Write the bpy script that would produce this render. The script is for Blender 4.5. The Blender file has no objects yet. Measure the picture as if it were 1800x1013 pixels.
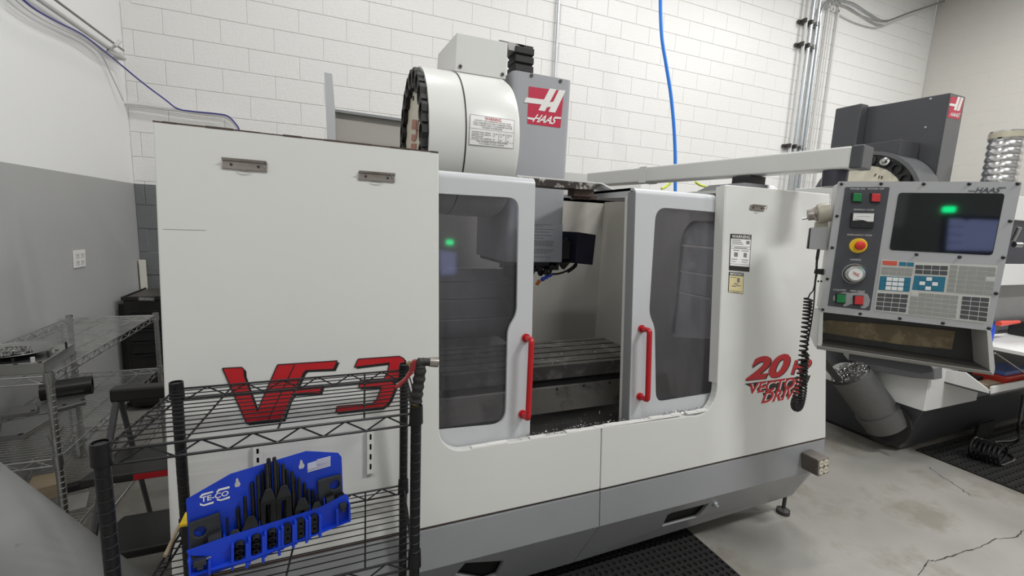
import bpy, bmesh, math, random
from mathutils import Vector, Matrix
from mathutils.geometry import tessellate_polygon
random.seed(7)
scn = bpy.context.scene
C = scn.collection
# ------------------------------------------------------------------ camera
FPX, YAW, PITCH, ROLL = 775.7, math.radians(22.526), math.radians(8.287), math.radians(-2.452)
CAMH = 1.6
def _axes():
    cy, sy, cp, sp = math.cos(YAW), math.sin(YAW), math.cos(PITCH), math.sin(PITCH)
    f = Vector((sy*cp, cy*cp, -sp)); r = Vector((cy, -sy, 0)); d = f.cross(r)
    c, s = math.cos(ROLL), math.sin(ROLL)
    return c*r + s*d, -s*r + c*d, f
AR, AD, AF = _axes()
CAM = Vector((0, 0, CAMH))
cam = bpy.data.objects.new('camera', bpy.data.cameras.new('camera'))
C.objects.link(cam)
cam.matrix_world = Matrix(((AR.x, -AD.x, -AF.x, 0), (AR.y, -AD.y, -AF.y, 0), (AR.z, -AD.z, -AF.z, CAMH), (0, 0, 0, 1)))
cam.data.sensor_width = 36; cam.data.lens = FPX/1800*36; cam.data.clip_start = .02
scn.camera = cam
# ------------------------------------------------------------------ light
scn.view_settings.view_transform = 'Standard'; scn.view_settings.look = 'None'
scn.view_settings.gamma = 1; scn.view_settings.use_curve_mapping = False
scn.view_settings.exposure = 0.0
w = bpy.data.worlds.new('World'); scn.world = w; w.use_nodes = True
w.node_tree.nodes['Background'].inputs[0].default_value = (.93, .96, 1, 1)
w.node_tree.nodes['Background'].inputs[1].default_value = .34
def area(name, loc, sx, sy, power, col=(.985, .987, .985), rot=(0, 0, 0)):
    l = bpy.data.lights.new(name, 'AREA'); l.shape = 'RECTANGLE'; l.size = sx; l.size_y = sy; l.energy = power; l.color = col
    o = bpy.data.objects.new(name, l); C.objects.link(o); o.location = loc; o.rotation_euler = rot
    return o
LIGHTS = [((3.9, 2.6, 5.5), 1.3, .35, 80), ((.5, 2.7, 5.5), 1.3, .35, 42), ((7.0, 2.4, 5.5), 1.3, .35, 95), ((3.4, -1.4, 5.5), 1.3, .35, 205), ((-.2, -1.1, 5.5), 1.3, .35, 60), ((7.2, -1.4, 5.5), 1.3, .35, 120)]
for i, (p, a, b, e) in enumerate(LIGHTS):
    area('ceiling_lamp_light', p, a, b, e)

# ------------------------------------------------------------------ pixel helpers (photo 1800x1013)
def ray(x, y): return AR*(x-900) + AD*(y-506.5) + AF*FPX
def oX(x, y, X): d = ray(x, y); return CAM + d*(X/d.x)
def oY(x, y, Y): d = ray(x, y); return CAM + d*(Y/d.y)
def oZ(x, y, Z): d = ray(x, y); return CAM + d*((Z-CAMH)/d.z)
def oP(x, y, p0, n): d = ray(x, y); return CAM + d*((Vector(p0)-CAM).dot(n)/d.dot(n))
LT = math.tan(math.radians(5)); FN = Vector((0, -1, LT)).normalized()   # front sheet metal leans back a little
def F(x, y, off=0.0):
    return oP(x, y, Vector((0, 1.40, .2)) + FN*off, FN)
def FX(X, z, off=0.0):                                     # point of the front plane at X, z
    return Vector((X, 1.40 + LT*(z-.2), z)) + FN*off

# ------------------------------------------------------------------ materials
MT = {}
def mat(name, col, rough=.5, metal=0.0, var=.06, scale=6.0, bump=0.0, bscale=60.0, col2=None, amt=.5, scale2=3.0, spec=.5, coat=0.0, emit=0.0, stretch=None):
    if name in MT: return MT[name]
    m = bpy.data.materials.new(name); m.use_nodes = True; nt = m.node_tree; b = nt.nodes['Principled BSDF']
    N = nt.nodes.new; L = nt.links.new
    tc = N('ShaderNodeTexCoord'); src = tc.outputs['Object']
    if stretch:
        mp = N('ShaderNodeMapping'); mp.inputs['Scale'].default_value = stretch; L(src, mp.inputs[0]); src = mp.outputs[0]
    nz = N('ShaderNodeTexNoise'); nz.inputs['Scale'].default_value = scale; nz.inputs['Detail'].default_value = 5; L(src, nz.inputs['Vector'])
    mx = N('ShaderNodeMix'); mx.data_type = 'RGBA'
    mx.inputs[6].default_value = (*[max(0, c*(1-var)) for c in col], 1); mx.inputs[7].default_value = (*[min(1, c*(1+var)) for c in col], 1)
    L(nz.outputs['Fac'], mx.inputs[0]); out = mx.outputs[2]
    if col2:
        n2 = N('ShaderNodeTexNoise'); n2.inputs['Scale'].default_value = scale2; n2.inputs['Detail'].default_value = 8; n2.inputs['Roughness'].default_value = .7; L(src, n2.inputs['Vector'])
        rp = N('ShaderNodeValToRGB'); rp.color_ramp.elements[0].position = 1-amt-.04; rp.color_ramp.elements[1].position = min(1, 1-amt+.06); L(n2.outputs['Fac'], rp.inputs[0])
        m2 = N('ShaderNodeMix'); m2.data_type = 'RGBA'; L(rp.outputs[0], m2.inputs[0]); L(out, m2.inputs[6]); m2.inputs[7].default_value = (*col2, 1); out = m2.outputs[2]
    L(out, b.inputs['Base Color'])
    b.inputs['Roughness'].default_value = rough; b.inputs['Metallic'].default_value = metal
    b.inputs['Specular IOR Level'].default_value = spec; b.inputs['Coat Weight'].default_value = coat
    if emit: L(out, b.inputs['Emission Color']); b.inputs['Emission Strength'].default_value = emit
    if bump:
        nb = N('ShaderNodeTexNoise'); nb.inputs['Scale'].default_value = bscale; nb.inputs['Detail'].default_value = 4; L(src, nb.inputs['Vector'])
        bp = N('ShaderNodeBump'); bp.inputs['Strength'].default_value = bump; bp.inputs['Distance'].default_value = .01; L(nb.outputs['Fac'], bp.inputs['Height']); L(bp.outputs[0], b.inputs['Normal'])
    MT[name] = m
    return m
def two_tone(name, hi, lo, zsplit, rough, bump=.15, bscale=45, rough_lo=.5):
    m = mat(name, hi, rough, var=.025, scale=1.2, bump=bump, bscale=bscale); nt = m.node_tree; b = nt.nodes['Principled BSDF']
    N = nt.nodes.new; L = nt.links.new
    g = N('ShaderNodeNewGeometry'); s = N('ShaderNodeSeparateXYZ'); L(g.outputs['Position'], s.inputs[0])
    gt = N('ShaderNodeMath'); gt.operation = 'GREATER_THAN'; gt.inputs[1].default_value = zsplit; L(s.outputs[2], gt.inputs[0])
    mx = N('ShaderNodeMix'); mx.data_type = 'RGBA'; old = b.inputs['Base Color'].links[0].from_socket
    L(gt.outputs[0], mx.inputs[0]); mx.inputs[6].default_value = (*lo, 1); L(old, mx.inputs[7]); L(mx.outputs[2], b.inputs['Base Color'])
    return m
def glass(name, tint, film, film_amt, rough=.06):
    m = bpy.data.materials.new(name); m.use_nodes = True; nt = m.node_tree; N = nt.nodes.new; L = nt.links.new
    nt.nodes.remove(nt.nodes['Principled BSDF']); out = nt.nodes['Material Output']
    t = N('ShaderNodeBsdfTransparent'); t.inputs[0].default_value = (*tint, 1)
    d = N('ShaderNodeBsdfDiffuse'); d.inputs[0].default_value = (*film, 1)
    g = N('ShaderNodeBsdfGlossy'); g.inputs['Roughness'].default_value = rough
    fr = N('ShaderNodeFresnel'); ge = N('ShaderNodeNewGeometry'); mi = N('ShaderNodeMapRange')   # same index from both sides of the thin sheet
    mi.inputs[3].default_value = 1.5; mi.inputs[4].default_value = 1/1.5; L(ge.outputs['Backfacing'], mi.inputs[0]); L(mi.outputs[0], fr.inputs[0])
    tc = N('ShaderNodeTexCoord'); mp = N('ShaderNodeMapping'); mp.inputs['Scale'].default_value = (9, 9, 2.2); L(tc.outputs['Object'], mp.inputs[0])
    nz = N('ShaderNodeTexNoise'); nz.inputs['Scale'].default_value = 1.5; nz.inputs['Detail'].default_value = 6; L(mp.outputs[0], nz.inputs['Vector'])
    mr = N('ShaderNodeMapRange'); mr.inputs[1].default_value = .35; mr.inputs[2].default_value = .7; mr.inputs[3].default_value = film_amt*.5; mr.inputs[4].default_value = film_amt*1.5; L(nz.outputs['Fac'], mr.inputs[0])
    a = N('ShaderNodeMixShader'); L(mr.outputs[0], a.inputs[0]); L(t.outputs[0], a.inputs[1]); L(d.outputs[0], a.inputs[2])
    c = N('ShaderNodeMixShader'); L(fr.outputs[0], c.inputs[0]); L(a.outputs[0], c.inputs[1]); L(g.outputs[0], c.inputs[2]); L(c.outputs[0], out.inputs[0])
    MT[name] = m
    return m

# ------------------------------------------------------------------ mesh builder
def V(*a): return Vector(a)
class MB:
    def __init__(s): s.v = []; s.f = []
    def add(s, vs, fs):
        k = len(s.v); s.v += [Vector(p) for p in vs]; s.f += [tuple(i+k for i in f) for f in fs]; return s
    def hexa(s, a, b):                                   # two matching quads (lists of 4)
        return s.add(list(a)+list(b), [(0, 3, 2, 1), (4, 5, 6, 7), (0, 1, 5, 4), (1, 2, 6, 5), (2, 3, 7, 6), (3, 0, 4, 7)])
    def box(s, x0, x1, y0, y1, z0, z1):
        return s.hexa([V(x0, y0, z0), V(x1, y0, z0), V(x1, y1, z0), V(x0, y1, z0)], [V(x0, y0, z1), V(x1, y0, z1), V(x1, y1, z1), V(x0, y1, z1)])
    def obox(s, o, u, v, n):                             # oriented: corner o, edge vectors
        o, u, v, n = map(Vector, (o, u, v, n))
        return s.hexa([o, o+u, o+u+v, o+v], [o+n, o+u+n, o+u+v+n, o+v+n])
    def cbox(s, c, u, v, n): return s.obox(Vector(c)-(Vector(u)+Vector(v)+Vector(n))/2, u, v, n)
    def poly(s, pts): return s.add(pts, [tuple(range(len(pts)))])
    def prism(s, pts, vec, holes=()):                    # planar polygon (with holes) extruded by vec
        loops = [[Vector(p) for p in pts]] + [[Vector(p) for p in h] for h in holes]
        vec = Vector(vec); k = len(s.v); n = sum(len(l) for l in loops)
        flat = [p for l in loops for p in l]
        tris = tessellate_polygon(loops) if holes else [tuple(range(len(pts)))]
        s.v += flat; s.v += [p+vec for p in flat]
        for t in tris: s.f.append(tuple(k+i for i in t)); s.f.append(tuple(k+n+i for i in reversed(t)))
        b = 0
        for l in loops:
            m = len(l)
            for i in range(m):
                j = (i+1) % m; s.f.append((k+b+i, k+b+j, k+n+b+j, k+n+b+i))
            b += m
        return s
    def cyl(s, p0, p1, r0, r1=None, n=12, caps=True):
        r1 = r0 if r1 is None else r1
        p0, p1 = Vector(p0), Vector(p1); a = (p1-p0).normalized(); u = a.orthogonal().normalized(); w_ = a.cross(u); k = len(s.v)
        for p, r in ((p0, r0), (p1, r1)):
            for i in range(n): t = 2*math.pi*i/n; s.v.append(p + (u*math.cos(t)+w_*math.sin(t))*r)
        for i in range(n): j = (i+1) % n; s.f.append((k+i, k+j, k+n+j, k+n+i))
        if caps: s.f.append(tuple(k+i for i in reversed(range(n)))); s.f.append(tuple(k+n+i for i in range(n)))
        return s
    def lathe(s, p, axis, prof, n=20, u=None, a0=0, a1=2*math.pi):   # prof: (dist along axis, radius)
        p, a = Vector(p), Vector(axis).normalized(); u = (Vector(u) if u else a.orthogonal()).normalized(); w_ = a.cross(u); k = len(s.v)
        full = abs(a1-a0-2*math.pi) < 1e-6; c = n if full else n+1
        for d, r in prof:
            for i in range(c): t = a0+(a1-a0)*i/n; s.v.append(p+a*d+(u*math.cos(t)+w_*math.sin(t))*r)
        for q in range(len(prof)-1):
            for i in range(n): j = (i+1) % c; s.f.append((k+q*c+i, k+q*c+j, k+(q+1)*c+j, k+(q+1)*c+i))
        return s
    def tube(s, pts, r, n=8, caps=True, closed=False):
        pts = [Vector(p) for p in pts]; k = len(s.v); m = len(pts); rr = r if isinstance(r, (list, tuple)) else [r]*m; u = None
        for i, p in enumerate(pts):
            a = (pts[min(i+1, m-1)]-pts[max(i-1, 0)])
            if a.length < 1e-9: a = V(0, 0, 1)
            a.normalize()
            if u is None: u = a.orthogonal().normalized()
            u = (u-a*u.dot(a))
            u = u.normalized() if u.length > 1e-6 else a.orthogonal().normalized()
            w_ = a.cross(u)
            for j in range(n): t = 2*math.pi*j/n; s.v.append(p+(u*math.cos(t)+w_*math.sin(t))*rr[i])
        for i in range(m-1):
            for j in range(n): q = (j+1) % n; s.f.append((k+i*n+j, k+i*n+q, k+(i+1)*n+q, k+(i+1)*n+j))
        if caps: s.f.append(tuple(k+j for j in reversed(range(n)))); s.f.append(tuple(k+(m-1)*n+j for j in range(n)))
        return s
    def ball(s, c, r, n=10, m=6, sc=(1, 1, 1)):
        c = Vector(c); k = len(s.v)
        for i in range(m+1):
            a = math.pi*i/m
            for j in range(n): t = 2*math.pi*j/n; s.v.append(c+V(r*sc[0]*math.sin(a)*math.cos(t), r*sc[1]*math.sin(a)*math.sin(t), r*sc[2]*math.cos(a)))
        for i in range(m):
            for j in range(n): q = (j+1) % n; s.f.append((k+i*n+j, k+(i+1)*n+j, k+(i+1)*n+q, k+i*n+q))
        return s
    def build(s, name, m, parent=None, smooth=False, bevel=0, label=None, kind=None, seg=2):
        me = bpy.data.meshes.new(name)
        off = parent_world(parent)
        me.from_pydata([tuple(p-off) for p in s.v], [], s.f); me.validate()
        bm = bmesh.new(); bm.from_mesh(me); bmesh.ops.recalc_face_normals(bm, faces=bm.faces); bm.to_mesh(me); bm.free()
        me.materials.append(MT[m] if isinstance(m, str) else m)
        o = bpy.data.objects.new(name, me); C.objects.link(o)
        if parent: o.parent = parent
        if smooth:
            for p in me.polygons: p.use_smooth = True
            if smooth != 'all':
                bm = bmesh.new(); bm.from_mesh(me)
                for e in bm.edges:
                    if len(e.link_faces) == 2 and e.calc_face_angle(0) > .6: e.smooth = False
                bm.to_mesh(me); bm.free()
        if bevel:
            md = o.modifiers.new('bevel', 'BEVEL'); md.width = bevel; md.segments = seg; md.limit_method = 'ANGLE'; md.angle_limit = .6
        if label: o['label'] = label
        if kind: o['kind'] = kind
        return o
def parent_world(p):
    off = Vector((0, 0, 0))
    while p: off = off + p.location; p = p.parent
    return off
def thing(name, label, cat, loc=(0, 0, 0), group=None):
    o = bpy.data.objects.new(name, None); C.objects.link(o); o.location = loc; o.empty_display_size = .1
    return tag(o, label, cat, group)
def tag(o, label, cat, group=None):
    o['label'] = label; o['category'] = cat
    if group: o['group'] = group
    return o
def rebase(o):                                           # put a single-mesh thing's origin at its base
    me = o.data; xs = [v.co for v in me.vertices]
    c = Vector((sum(p.x for p in xs)/len(xs), sum(p.y for p in xs)/len(xs), min(p.z for p in xs)))
    for v in me.vertices: v.co -= c
    o.location = c; return o
def solo(mb, name, m, label, cat, group=None, **k):
    return tag(rebase(mb.build(name, m, None, **k)), label, cat, group)
def struct(mb, name, m, **k): return mb.build(name, m, None, kind='structure', **k)
def arc(c, u, v, r, a0, a1, n=6): return [Vector(c)+(Vector(u)*math.cos(a0+(a1-a0)*i/n)+Vector(v)*math.sin(a0+(a1-a0)*i/n))*r for i in range(n+1)]
def rnd_poly(pts, r, n=4):                                # round the corners of a polygon, r per corner
    out = []; m = len(pts); rs = r if isinstance(r, (list, tuple)) else [r]*m
    for i in range(m):
        p, a, b = Vector(pts[i]), Vector(pts[i-1]), Vector(pts[(i+1) % m])
        if rs[i] <= 0: out.append(p); continue
        d1, d2 = (a-p), (b-p); k = min(rs[i], d1.length*.49, d2.length*.49); q0, q1 = p+d1.normalized()*k, p+d2.normalized()*k
        for t in range(n+1):
            t = t/n; out.append(q0*(1-t)**2 + p*2*t*(1-t) + q1*t*t)
    return out
def smooth_path(pts, sub=6):                              # Catmull-Rom
    pts = [Vector(p) for p in pts]; P = [pts[0]*2-pts[1]]+pts+[pts[-1]*2-pts[-2]]; out = []
    for i in range(1, len(P)-2):
        for k in range(sub):
            t = k/sub; a, b, c, d = P[i-1], P[i], P[i+1], P[i+2]
            out.append(.5*((2*b)+(c-a)*t+(2*a-5*b+4*c-d)*t*t+(3*b-a-3*c+d)*t**3))
    return out+[pts[-1]]
_txt = {}
def text_pts(s, shear=0.0, bold=0.0, space=1.0):
    key = (s, shear, bold, space)
    if key in _txt: return _txt[key]
    cu = bpy.data.curves.new('t', 'FONT'); cu.body = s; cu.align_x = 'LEFT'; cu.shear = shear; cu.offset = bold; cu.space_character = space; cu.resolution_u = 4; cu.fill_mode = 'FRONT'
    ob = bpy.data.objects.new('t', cu); C.objects.link(ob)
    dg = bpy.context.evaluated_depsgraph_get(); me = ob.evaluated_get(dg).to_mesh()
    vs = [v.co.copy() for v in me.vertices]; fs = [tuple(p.vertices) for p in me.polygons]
    ob.evaluated_get(dg).to_mesh_clear(); bpy.data.objects.remove(ob); bpy.data.curves.remove(cu)
    if vs:
        x0 = min(p.x for p in vs); x1 = max(p.x for p in vs); y0 = min(p.y for p in vs); y1 = max(p.y for p in vs)
        vs = [((p.x-x0)/max(1e-6, x1-x0), (p.y-y0)/max(1e-6, y1-y0)) for p in vs]
    _txt[key] = (vs, fs); return _txt[key]
def text_quad(mb, s, q, shear=0.0, bold=0.0, space=1.0):  # fit text into quad: lower-left, lower-right, upper-right, upper-left
    vs, fs = text_pts(s, shear, bold, space); a, b, c, d = [Vector(p) for p in q]
    mb.add([(a*(1-x)+b*x)*(1-y)+(d*(1-x)+c*x)*y for x, y in vs], fs)
    return mb
# ------------------------------------------------------------------ material library
YW, XL, XR, ZC = 4.74, -1.53, 9.40, 6.2
two_tone('block_paint', (.80, .79, .765), (.17, .175, .18), 1.80, .38, bump=.35, bscale=70)
two_tone('drywall_paint', (.86, .86, .855), (.42, .42, .415), 1.80, .55, bump=.04, bscale=90)
mat('right_wall_paint', (.60, .58, .54), .5, var=.03, scale=1, bump=.2, bscale=60)
mat('machine_white', (.66, .66, .635), .34, var=.025, scale=3, col2=(.50, .50, .47), amt=.27, scale2=2.2)
mat('door_grey', (.52, .53, .545), .32, var=.04, scale=3)
mat('skirt_grey', (.27, .275, .285), .32, var=.06, scale=5)
mat('head_grey', (.36, .365, .385), .28, var=.05, scale=5)
mat('edge_rust', (.07, .045, .035), .7, var=.4, scale=60)
mat('black_paint', (.012, .012, .013), .35, var=.2)
mat('black_gloss', (.009, .009, .01), .18, var=.2)
mat('black_rubber', (.014, .013, .013), .6, var=.4, scale=30, bump=.2, bscale=200)
mat('dark_void', (.004, .004, .004), .8)  # near-black fill, paints the shade inside holes, slots and pockets
mat('red_paint', (.47, .008, .014), .28, var=.1, scale=12, col2=(.55, .45, .43), amt=.28, scale2=26)
mat('decal_red', (.46, .012, .018), .4, var=.05)
mat('decal_black', (.012, .012, .012), .45)
mat('decal_white', (.78, .77, .74), .4)
mat('decal_yellow', (.72, .62, .33), .5)
mat('logo_red', (.50, .02, .06), .35, var=.05)
mat('ink', (.03, .03, .03), .6)
mat('ink_grey', (.18, .18, .18), .6)
mat('chrome', (.50, .50, .49), .22, 1.0, var=.15, scale=20)
mat('chrome_dull', (.48, .48, .47), .34, 1.0, var=.25, scale=14)
mat('galvanized', (.50, .53, .55), .36, .9, var=.12, scale=14)
mat('painted_conduit', (.60, .59, .57), .45, var=.05)
mat('strut_dark', (.05, .048, .045), .5, .4)
mat('aluminium', (.46, .46, .45), .38, 1.0, var=.12, scale=9, bump=.05, bscale=120)
mat('cast_iron', (.135, .125, .115), .30, .45, var=.35, scale=8, col2=(.26, .25, .23), amt=.44, scale2=7)
mat('interior_paint', (.46, .44, .40), .45, var=.08, scale=2.5, col2=(.20, .18, .15), amt=.36, scale2=1.7)
mat('apron_steel', (.155, .145, .125), .4, .3, var=.25, scale=6, col2=(.07, .065, .055), amt=.45, scale2=3)
mat('tray_dark', (.03, .03, .029), .3, .3, var=.4, scale=10)
mat('chip', (.62, .62, .60), .25, 1.0, var=.25, scale=80)
mat('rust_bar', (.026, .018, .016), .55, var=.4, scale=14, col2=(.62, .60, .55), amt=.44, scale2=17)
mat('navy_box', (.012, .013, .03), .4, var=.2)
mat('blue_plastic', (.006, .042, .48), .36, var=.08, scale=8)
mat('black_oxide', (.016, .016, .017), .36, .5, var=.4, scale=25)
mat('step_block', (.045, .048, .055), .4, .5, var=.2, scale=25)
mat('rack_black', (.008, .008, .009), .35, var=.2, spec=.3)
mat('beige_plastic', (.46, .43, .35), .38, var=.07)
mat('pendant_grey', (.42, .425, .43), .38, var=.04, scale=6)
mat('pendant_dark', (.062, .064, .075), .5, var=.06)
mat('pendant_side', (.55, .55, .53), .42, var=.06)
mat('screen_glass', (.008, .011, .012), .05, spec=.6)
mat('key_grey', (.30, .30, .285), .5, var=.05)
mat('key_light', (.55, .55, .52), .5)
mat('key_dark', (.075, .075, .08), .5)
mat('key_teal', (.02, .165, .26), .45)
mat('key_red', (.62, .10, .06), .45)
mat('key_white', (.80, .80, .78), .5)
mat('keypad_base', (.56, .56, .52), .5)
mat('green_btn', (.01, .20, .055), .35)
mat('red_btn', (.60, .035, .04), .35)
mat('yellow', (.80, .55, .02), .4)
mat('estop_red', (.65, .03, .02), .4)
mat('cubby_brown', (.20, .15, .085), .65, var=.3, scale=9, col2=(.34, .27, .16), amt=.45, scale2=14)
mat('cubby_dark', (.05, .048, .043), .5, var=.3, scale=8)
mat('worn_metal', (.25, .24, .215), .42, .5, var=.2, scale=10)
mat('m2_dark', (.055, .056, .062), .36, var=.08, scale=4)
mat('m2_mid', (.11, .112, .118), .34, var=.08, scale=4)
mat('m2_white', (.70, .70, .685), .34, var=.03)
mat('auger_grey', (.13, .13, .128), .42, .5, var=.12, scale=14, stretch=(1, 1, 6))
mat('cream', (.66, .62, .50), .45, var=.05)
mat('flex_duct', (.66, .66, .66), .22, 1.0, var=.1, scale=10)
mat('barrel_grey', (.27, .27, .265), .48, var=.12, scale=5, col2=(.15, .15, .145), amt=.33, scale2=14)
mat('hose_blue', (.03, .22, .80), .35)
mat('cable_blue', (.06, .06, .28), .5)
mat('cabinet_black', (.014, .013, .013), .38, var=.25)
mat('cabinet_top', (.065, .057, .052), .5, var=.15)
mat('wood', (.42, .33, .22), .6, var=.2, scale=4, stretch=(1, 8, 8))
mat('board_white', (.72, .69, .60), .6)
mat('plate_white', (.78, .77, .75), .4)
mat('foam_grey', (.30, .29, .27), .7, var=.2, scale=8)
mat('nozzle_red', (.24, .018, .02), .4, var=.2)
mat('brass', (.45, .34, .18), .35, 1.0, var=.2, scale=30)
mat('nickel', (.42, .38, .35), .3, 1.0, var=.2, scale=30)
mat('blue_item', (.015, .07, .55), .35)
mat('red_item', (.70, .06, .035), .4)
mat('paper', (.75, .76, .80), .6)
mat('green_lamp', (.0, .75, .22), .4, emit=26.0)
mat('monitor_glow', (.25, .28, .55), .4, emit=4.5)
mat('lamp_glow', (1, .98, .95), .4, emit=9.0)
glass('smoked_glass', (.75, .75, .79), (.16, .16, .17), .10)
glass('clear_poly', (.94, .94, .95), (.4, .4, .41), .06, rough=.12)
mat('concrete', (.285, .274, .250), .40, var=.30, scale=2.6, bump=.08, bscale=140, col2=(.22, .205, .175), amt=.46, scale2=1.3)

# ------------------------------------------------------------------ setting
fl = struct(MB().box(XL-.2, XR+.2, -4.2, YW+.2, -.12, 0), 'floor', 'concrete')
def strip(pts, wd, z=.0006):
    mb = MB(); pts = [Vector((p.x, p.y, z)) for p in pts]
    for i in range(len(pts)-1):
        a, b = pts[i], pts[i+1]; d = (b-a).normalized(); s_ = V(-d.y, d.x, 0)*wd*random.uniform(.4, 1.2)
        mb.poly([a-s_, b-s_*.8, b+s_*.8, a+s_])
    return mb
def jitter(px, amp):
    out = []
    for i in range(len(px)-1):
        for k in range(5):
            t = k/5; x = px[i][0]*(1-t)+px[i+1][0]*t; y = px[i][1]*(1-t)+px[i+1][1]*t
            out.append(oZ(x+random.uniform(-amp, amp), y+random.uniform(-amp, amp), 0))
    return out+[oZ(*px[-1], 0)]
mat('crack', (.035, .034, .03), .9)
strip(jitter([(1614, 1013), (1634, 986), (1650, 986), (1690, 972), (1716, 965), (1750, 948), (1786, 945), (1797, 933), (1815, 927)], 1.6), .0035).build('floor_crack', 'crack', fl)
strip(jitter([(1634, 822), (1652, 836), (1672, 848), (1692, 862), (1708, 873)], 1.2), .003).build('floor_crack', 'crack', fl)
struct(MB().box(XL-.2, XL, -4.2, YW+.2, 0, ZC), 'wall_left', 'drywall_paint')
struct(MB().box(XL-.2, XR+.2, -4.2, YW+.2, ZC, ZC+.15), 'ceiling', mat('ceiling_paint', (.75, .75, .74), .8))
wb = struct(MB().box(XL, XR, YW+.012, YW+.2, 0, ZC), 'wall_back', 'block_paint')
wr = struct(MB().box(XR+.012, XR+.2, -4.2, YW+.012, 0, ZC), 'wall_right', 'right_wall_paint')
struct(MB().box(XL-.2, XR+.2, -4.4, -4.2, 0, ZC), 'wall_front', mat('front_wall_paint', (.36, .36, .355), .7, var=.05))
# back wall blocks: running bond, joints recessed
HC, LB, JT = .2005, .4075, .0032
def proj(p):
    q = Vector(p)-CAM; z = q.dot(AF)
    return (900+FPX*q.dot(AR)/z, 506.5+FPX*q.dot(AD)/z) if z > .05 else (-9999, -9999)
def block_mesh(l, h, name):
    c = .004; me = MB(); x, z = l/2-JT/2, h/2-JT/2
    f = [V(-x+c, -.006, -z+c), V(x-c, -.006, -z+c), V(x-c, -.006, z-c), V(-x+c, -.006, z-c)]
    m_ = [V(-x, -.004, -z), V(x, -.004, -z), V(x, -.004, z), V(-x, -.004, z)]
    k = [V(-x, .004, -z), V(x, .004, -z), V(x, .004, z), V(-x, .004, z)]
    me.add(f+m_+k, [(0, 1, 2, 3)]+[(a, a+4, (a+1) % 4+4, (a+1) % 4) for a in range(4)]+[(a+4, a+8, (a+1) % 4+8, (a+1) % 4+4) for a in range(4)])
    q = bpy.data.meshes.new(name); q.from_pydata([tuple(p) for p in me.v], [], me.f)
    bm = bmesh.new(); bm.from_mesh(q); bmesh.ops.recalc_face_normals(bm, faces=bm.faces); bm.to_mesh(q); bm.free()
    return q
bme = block_mesh(LB, HC, 'block'); bme.materials.append(MT['block_paint'])
spots = []
for r in range(0, 30):
    zc = 3.026 - HC*.5 + (r-14)*HC
    ph = -.645 if (r % 2 == 0) else -.645+LB/2
    for i in range(-4, 30):
        xc = ph + (i+.5)*LB
        if xc-LB/2 < XL-.01 or xc+LB/2 > XR or zc > ZC-.15 or zc < .1: continue
        P = [proj((xc+a*LB/2, YW, zc+b*HC/2)) for a, b in ((-1, -1), (1, -1), (1, 1), (-1, 1))]
        xs, ys = [p[0] for p in P], [p[1] for p in P]
        vis = max(ys) > -6 and min(xs) < 1700 and min(ys) < 345 and zc > 1.5
        if vis and 285 < min(xs) and max(xs) < 770 and min(ys) > 290: vis = False
        if 235 < min(xs) and max(xs) < 330 and 300 < min(ys) < 510: vis = True
        if not vis: continue
        A = abs(sum(xs[k]*ys[(k+1) % 4]-xs[(k+1) % 4]*ys[k] for k in range(4)))/2
        far = xs[0] > 1240
        spots.append((-A + (1e6 if far else 0), xc, zc))
spots.sort(); rest = MB()
for n, (a, xc, zc) in enumerate(spots):
    if n < 298:
        o = bpy.data.objects.new('block', bme); C.objects.link(o); o.parent = wb; o.location = (xc, YW+.012, zc)
    else:
        rest.add([v.co+V(xc, YW+.012, zc) for v in bme.vertices], [tuple(p.vertices) for p in bme.polygons])
# cut blocks that close the courses at the left corner
cut = {}
for r in range(0, 30):
    zc = 3.026 - HC*.5 + (r-14)*HC
    ph = -.645 if (r % 2 == 0) else -.645+LB/2
    xe = ph
    while xe-LB > XL-.01: xe -= LB
    ln = xe-XL
    if ln < .03 or zc > ZC-.15 or zc < 1.0: continue
    key = round(ln, 3)
    if key not in cut: cut[key] = block_mesh(ln, HC, 'block'); cut[key].materials.append(MT['block_paint'])
    if proj((XL, YW, zc))[1] > -10:
        o = bpy.data.objects.new('block', cut[key]); C.objects.link(o); o.parent = wb; o.location = (XL+ln/2, YW+.012, zc)
if rest.v: rest.build('block_field', 'block_paint', wb, kind='stuff')
rw = MB()
for r in range(4, 30):
    zc = 3.026 - HC*.5 + (r-14)*HC
    for i in range(0, 16):
        yc = YW - (i+.5+(r % 2)*.5)*LB
        if zc > ZC-.15 or proj((XR, yc, zc))[1] < -40 or yc < 0: continue
        for v in [0]:
            rw.add([V(XR+.012+p.y*.3, yc+p.x, zc+p.z) for p in (v.co for v in bme.vertices)], [tuple(p.vertices) for p in bme.polygons])
rw.build('block_field', 'right_wall_paint', wr, kind='stuff')
# ------------------------------------------------------------------ machining centre (white)
M1 = thing('machining_center', 'large white and grey vertical machining center with open sliding doors and red handles', 'machine', (1.0, 2.2, 0))
XA, XB = -.445, 2.42
D_ = -FN                                                 # into the machine
# front sheets -----------------------------------------------------
lb = [FX(XA, .513), FX(1.030, .513), FX(1.030, .775), FX(.455, .775)]
lb += arc(FX(.438, .865), V(1, 0, 0), V(0, LT, 1), .09, -math.pi/2, -math.pi, 8)
lb += [FX(.348, 1.832), FX(XA, 1.838)]
MB().prism(lb, D_*.035).build('front_panel', 'machine_white', M1, bevel=.004)
rb = [FX(1.034, .513), FX(2.475, .522), FX(2.43, 1.12), FX(XB-.02, 1.822), FX(1.672, 1.818), FX(1.668, .88)]
rb += arc(FX(1.548, .88), V(1, 0, 0), V(0, LT, 1), .12, 0, -math.pi/2, 8)[1:]
rb += [FX(1.50, .765), FX(1.034, .775)]
MB().prism(rb, D_*.035).build('front_panel', 'machine_white', M1, bevel=.004, label='white front panel right of the doors')
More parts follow.
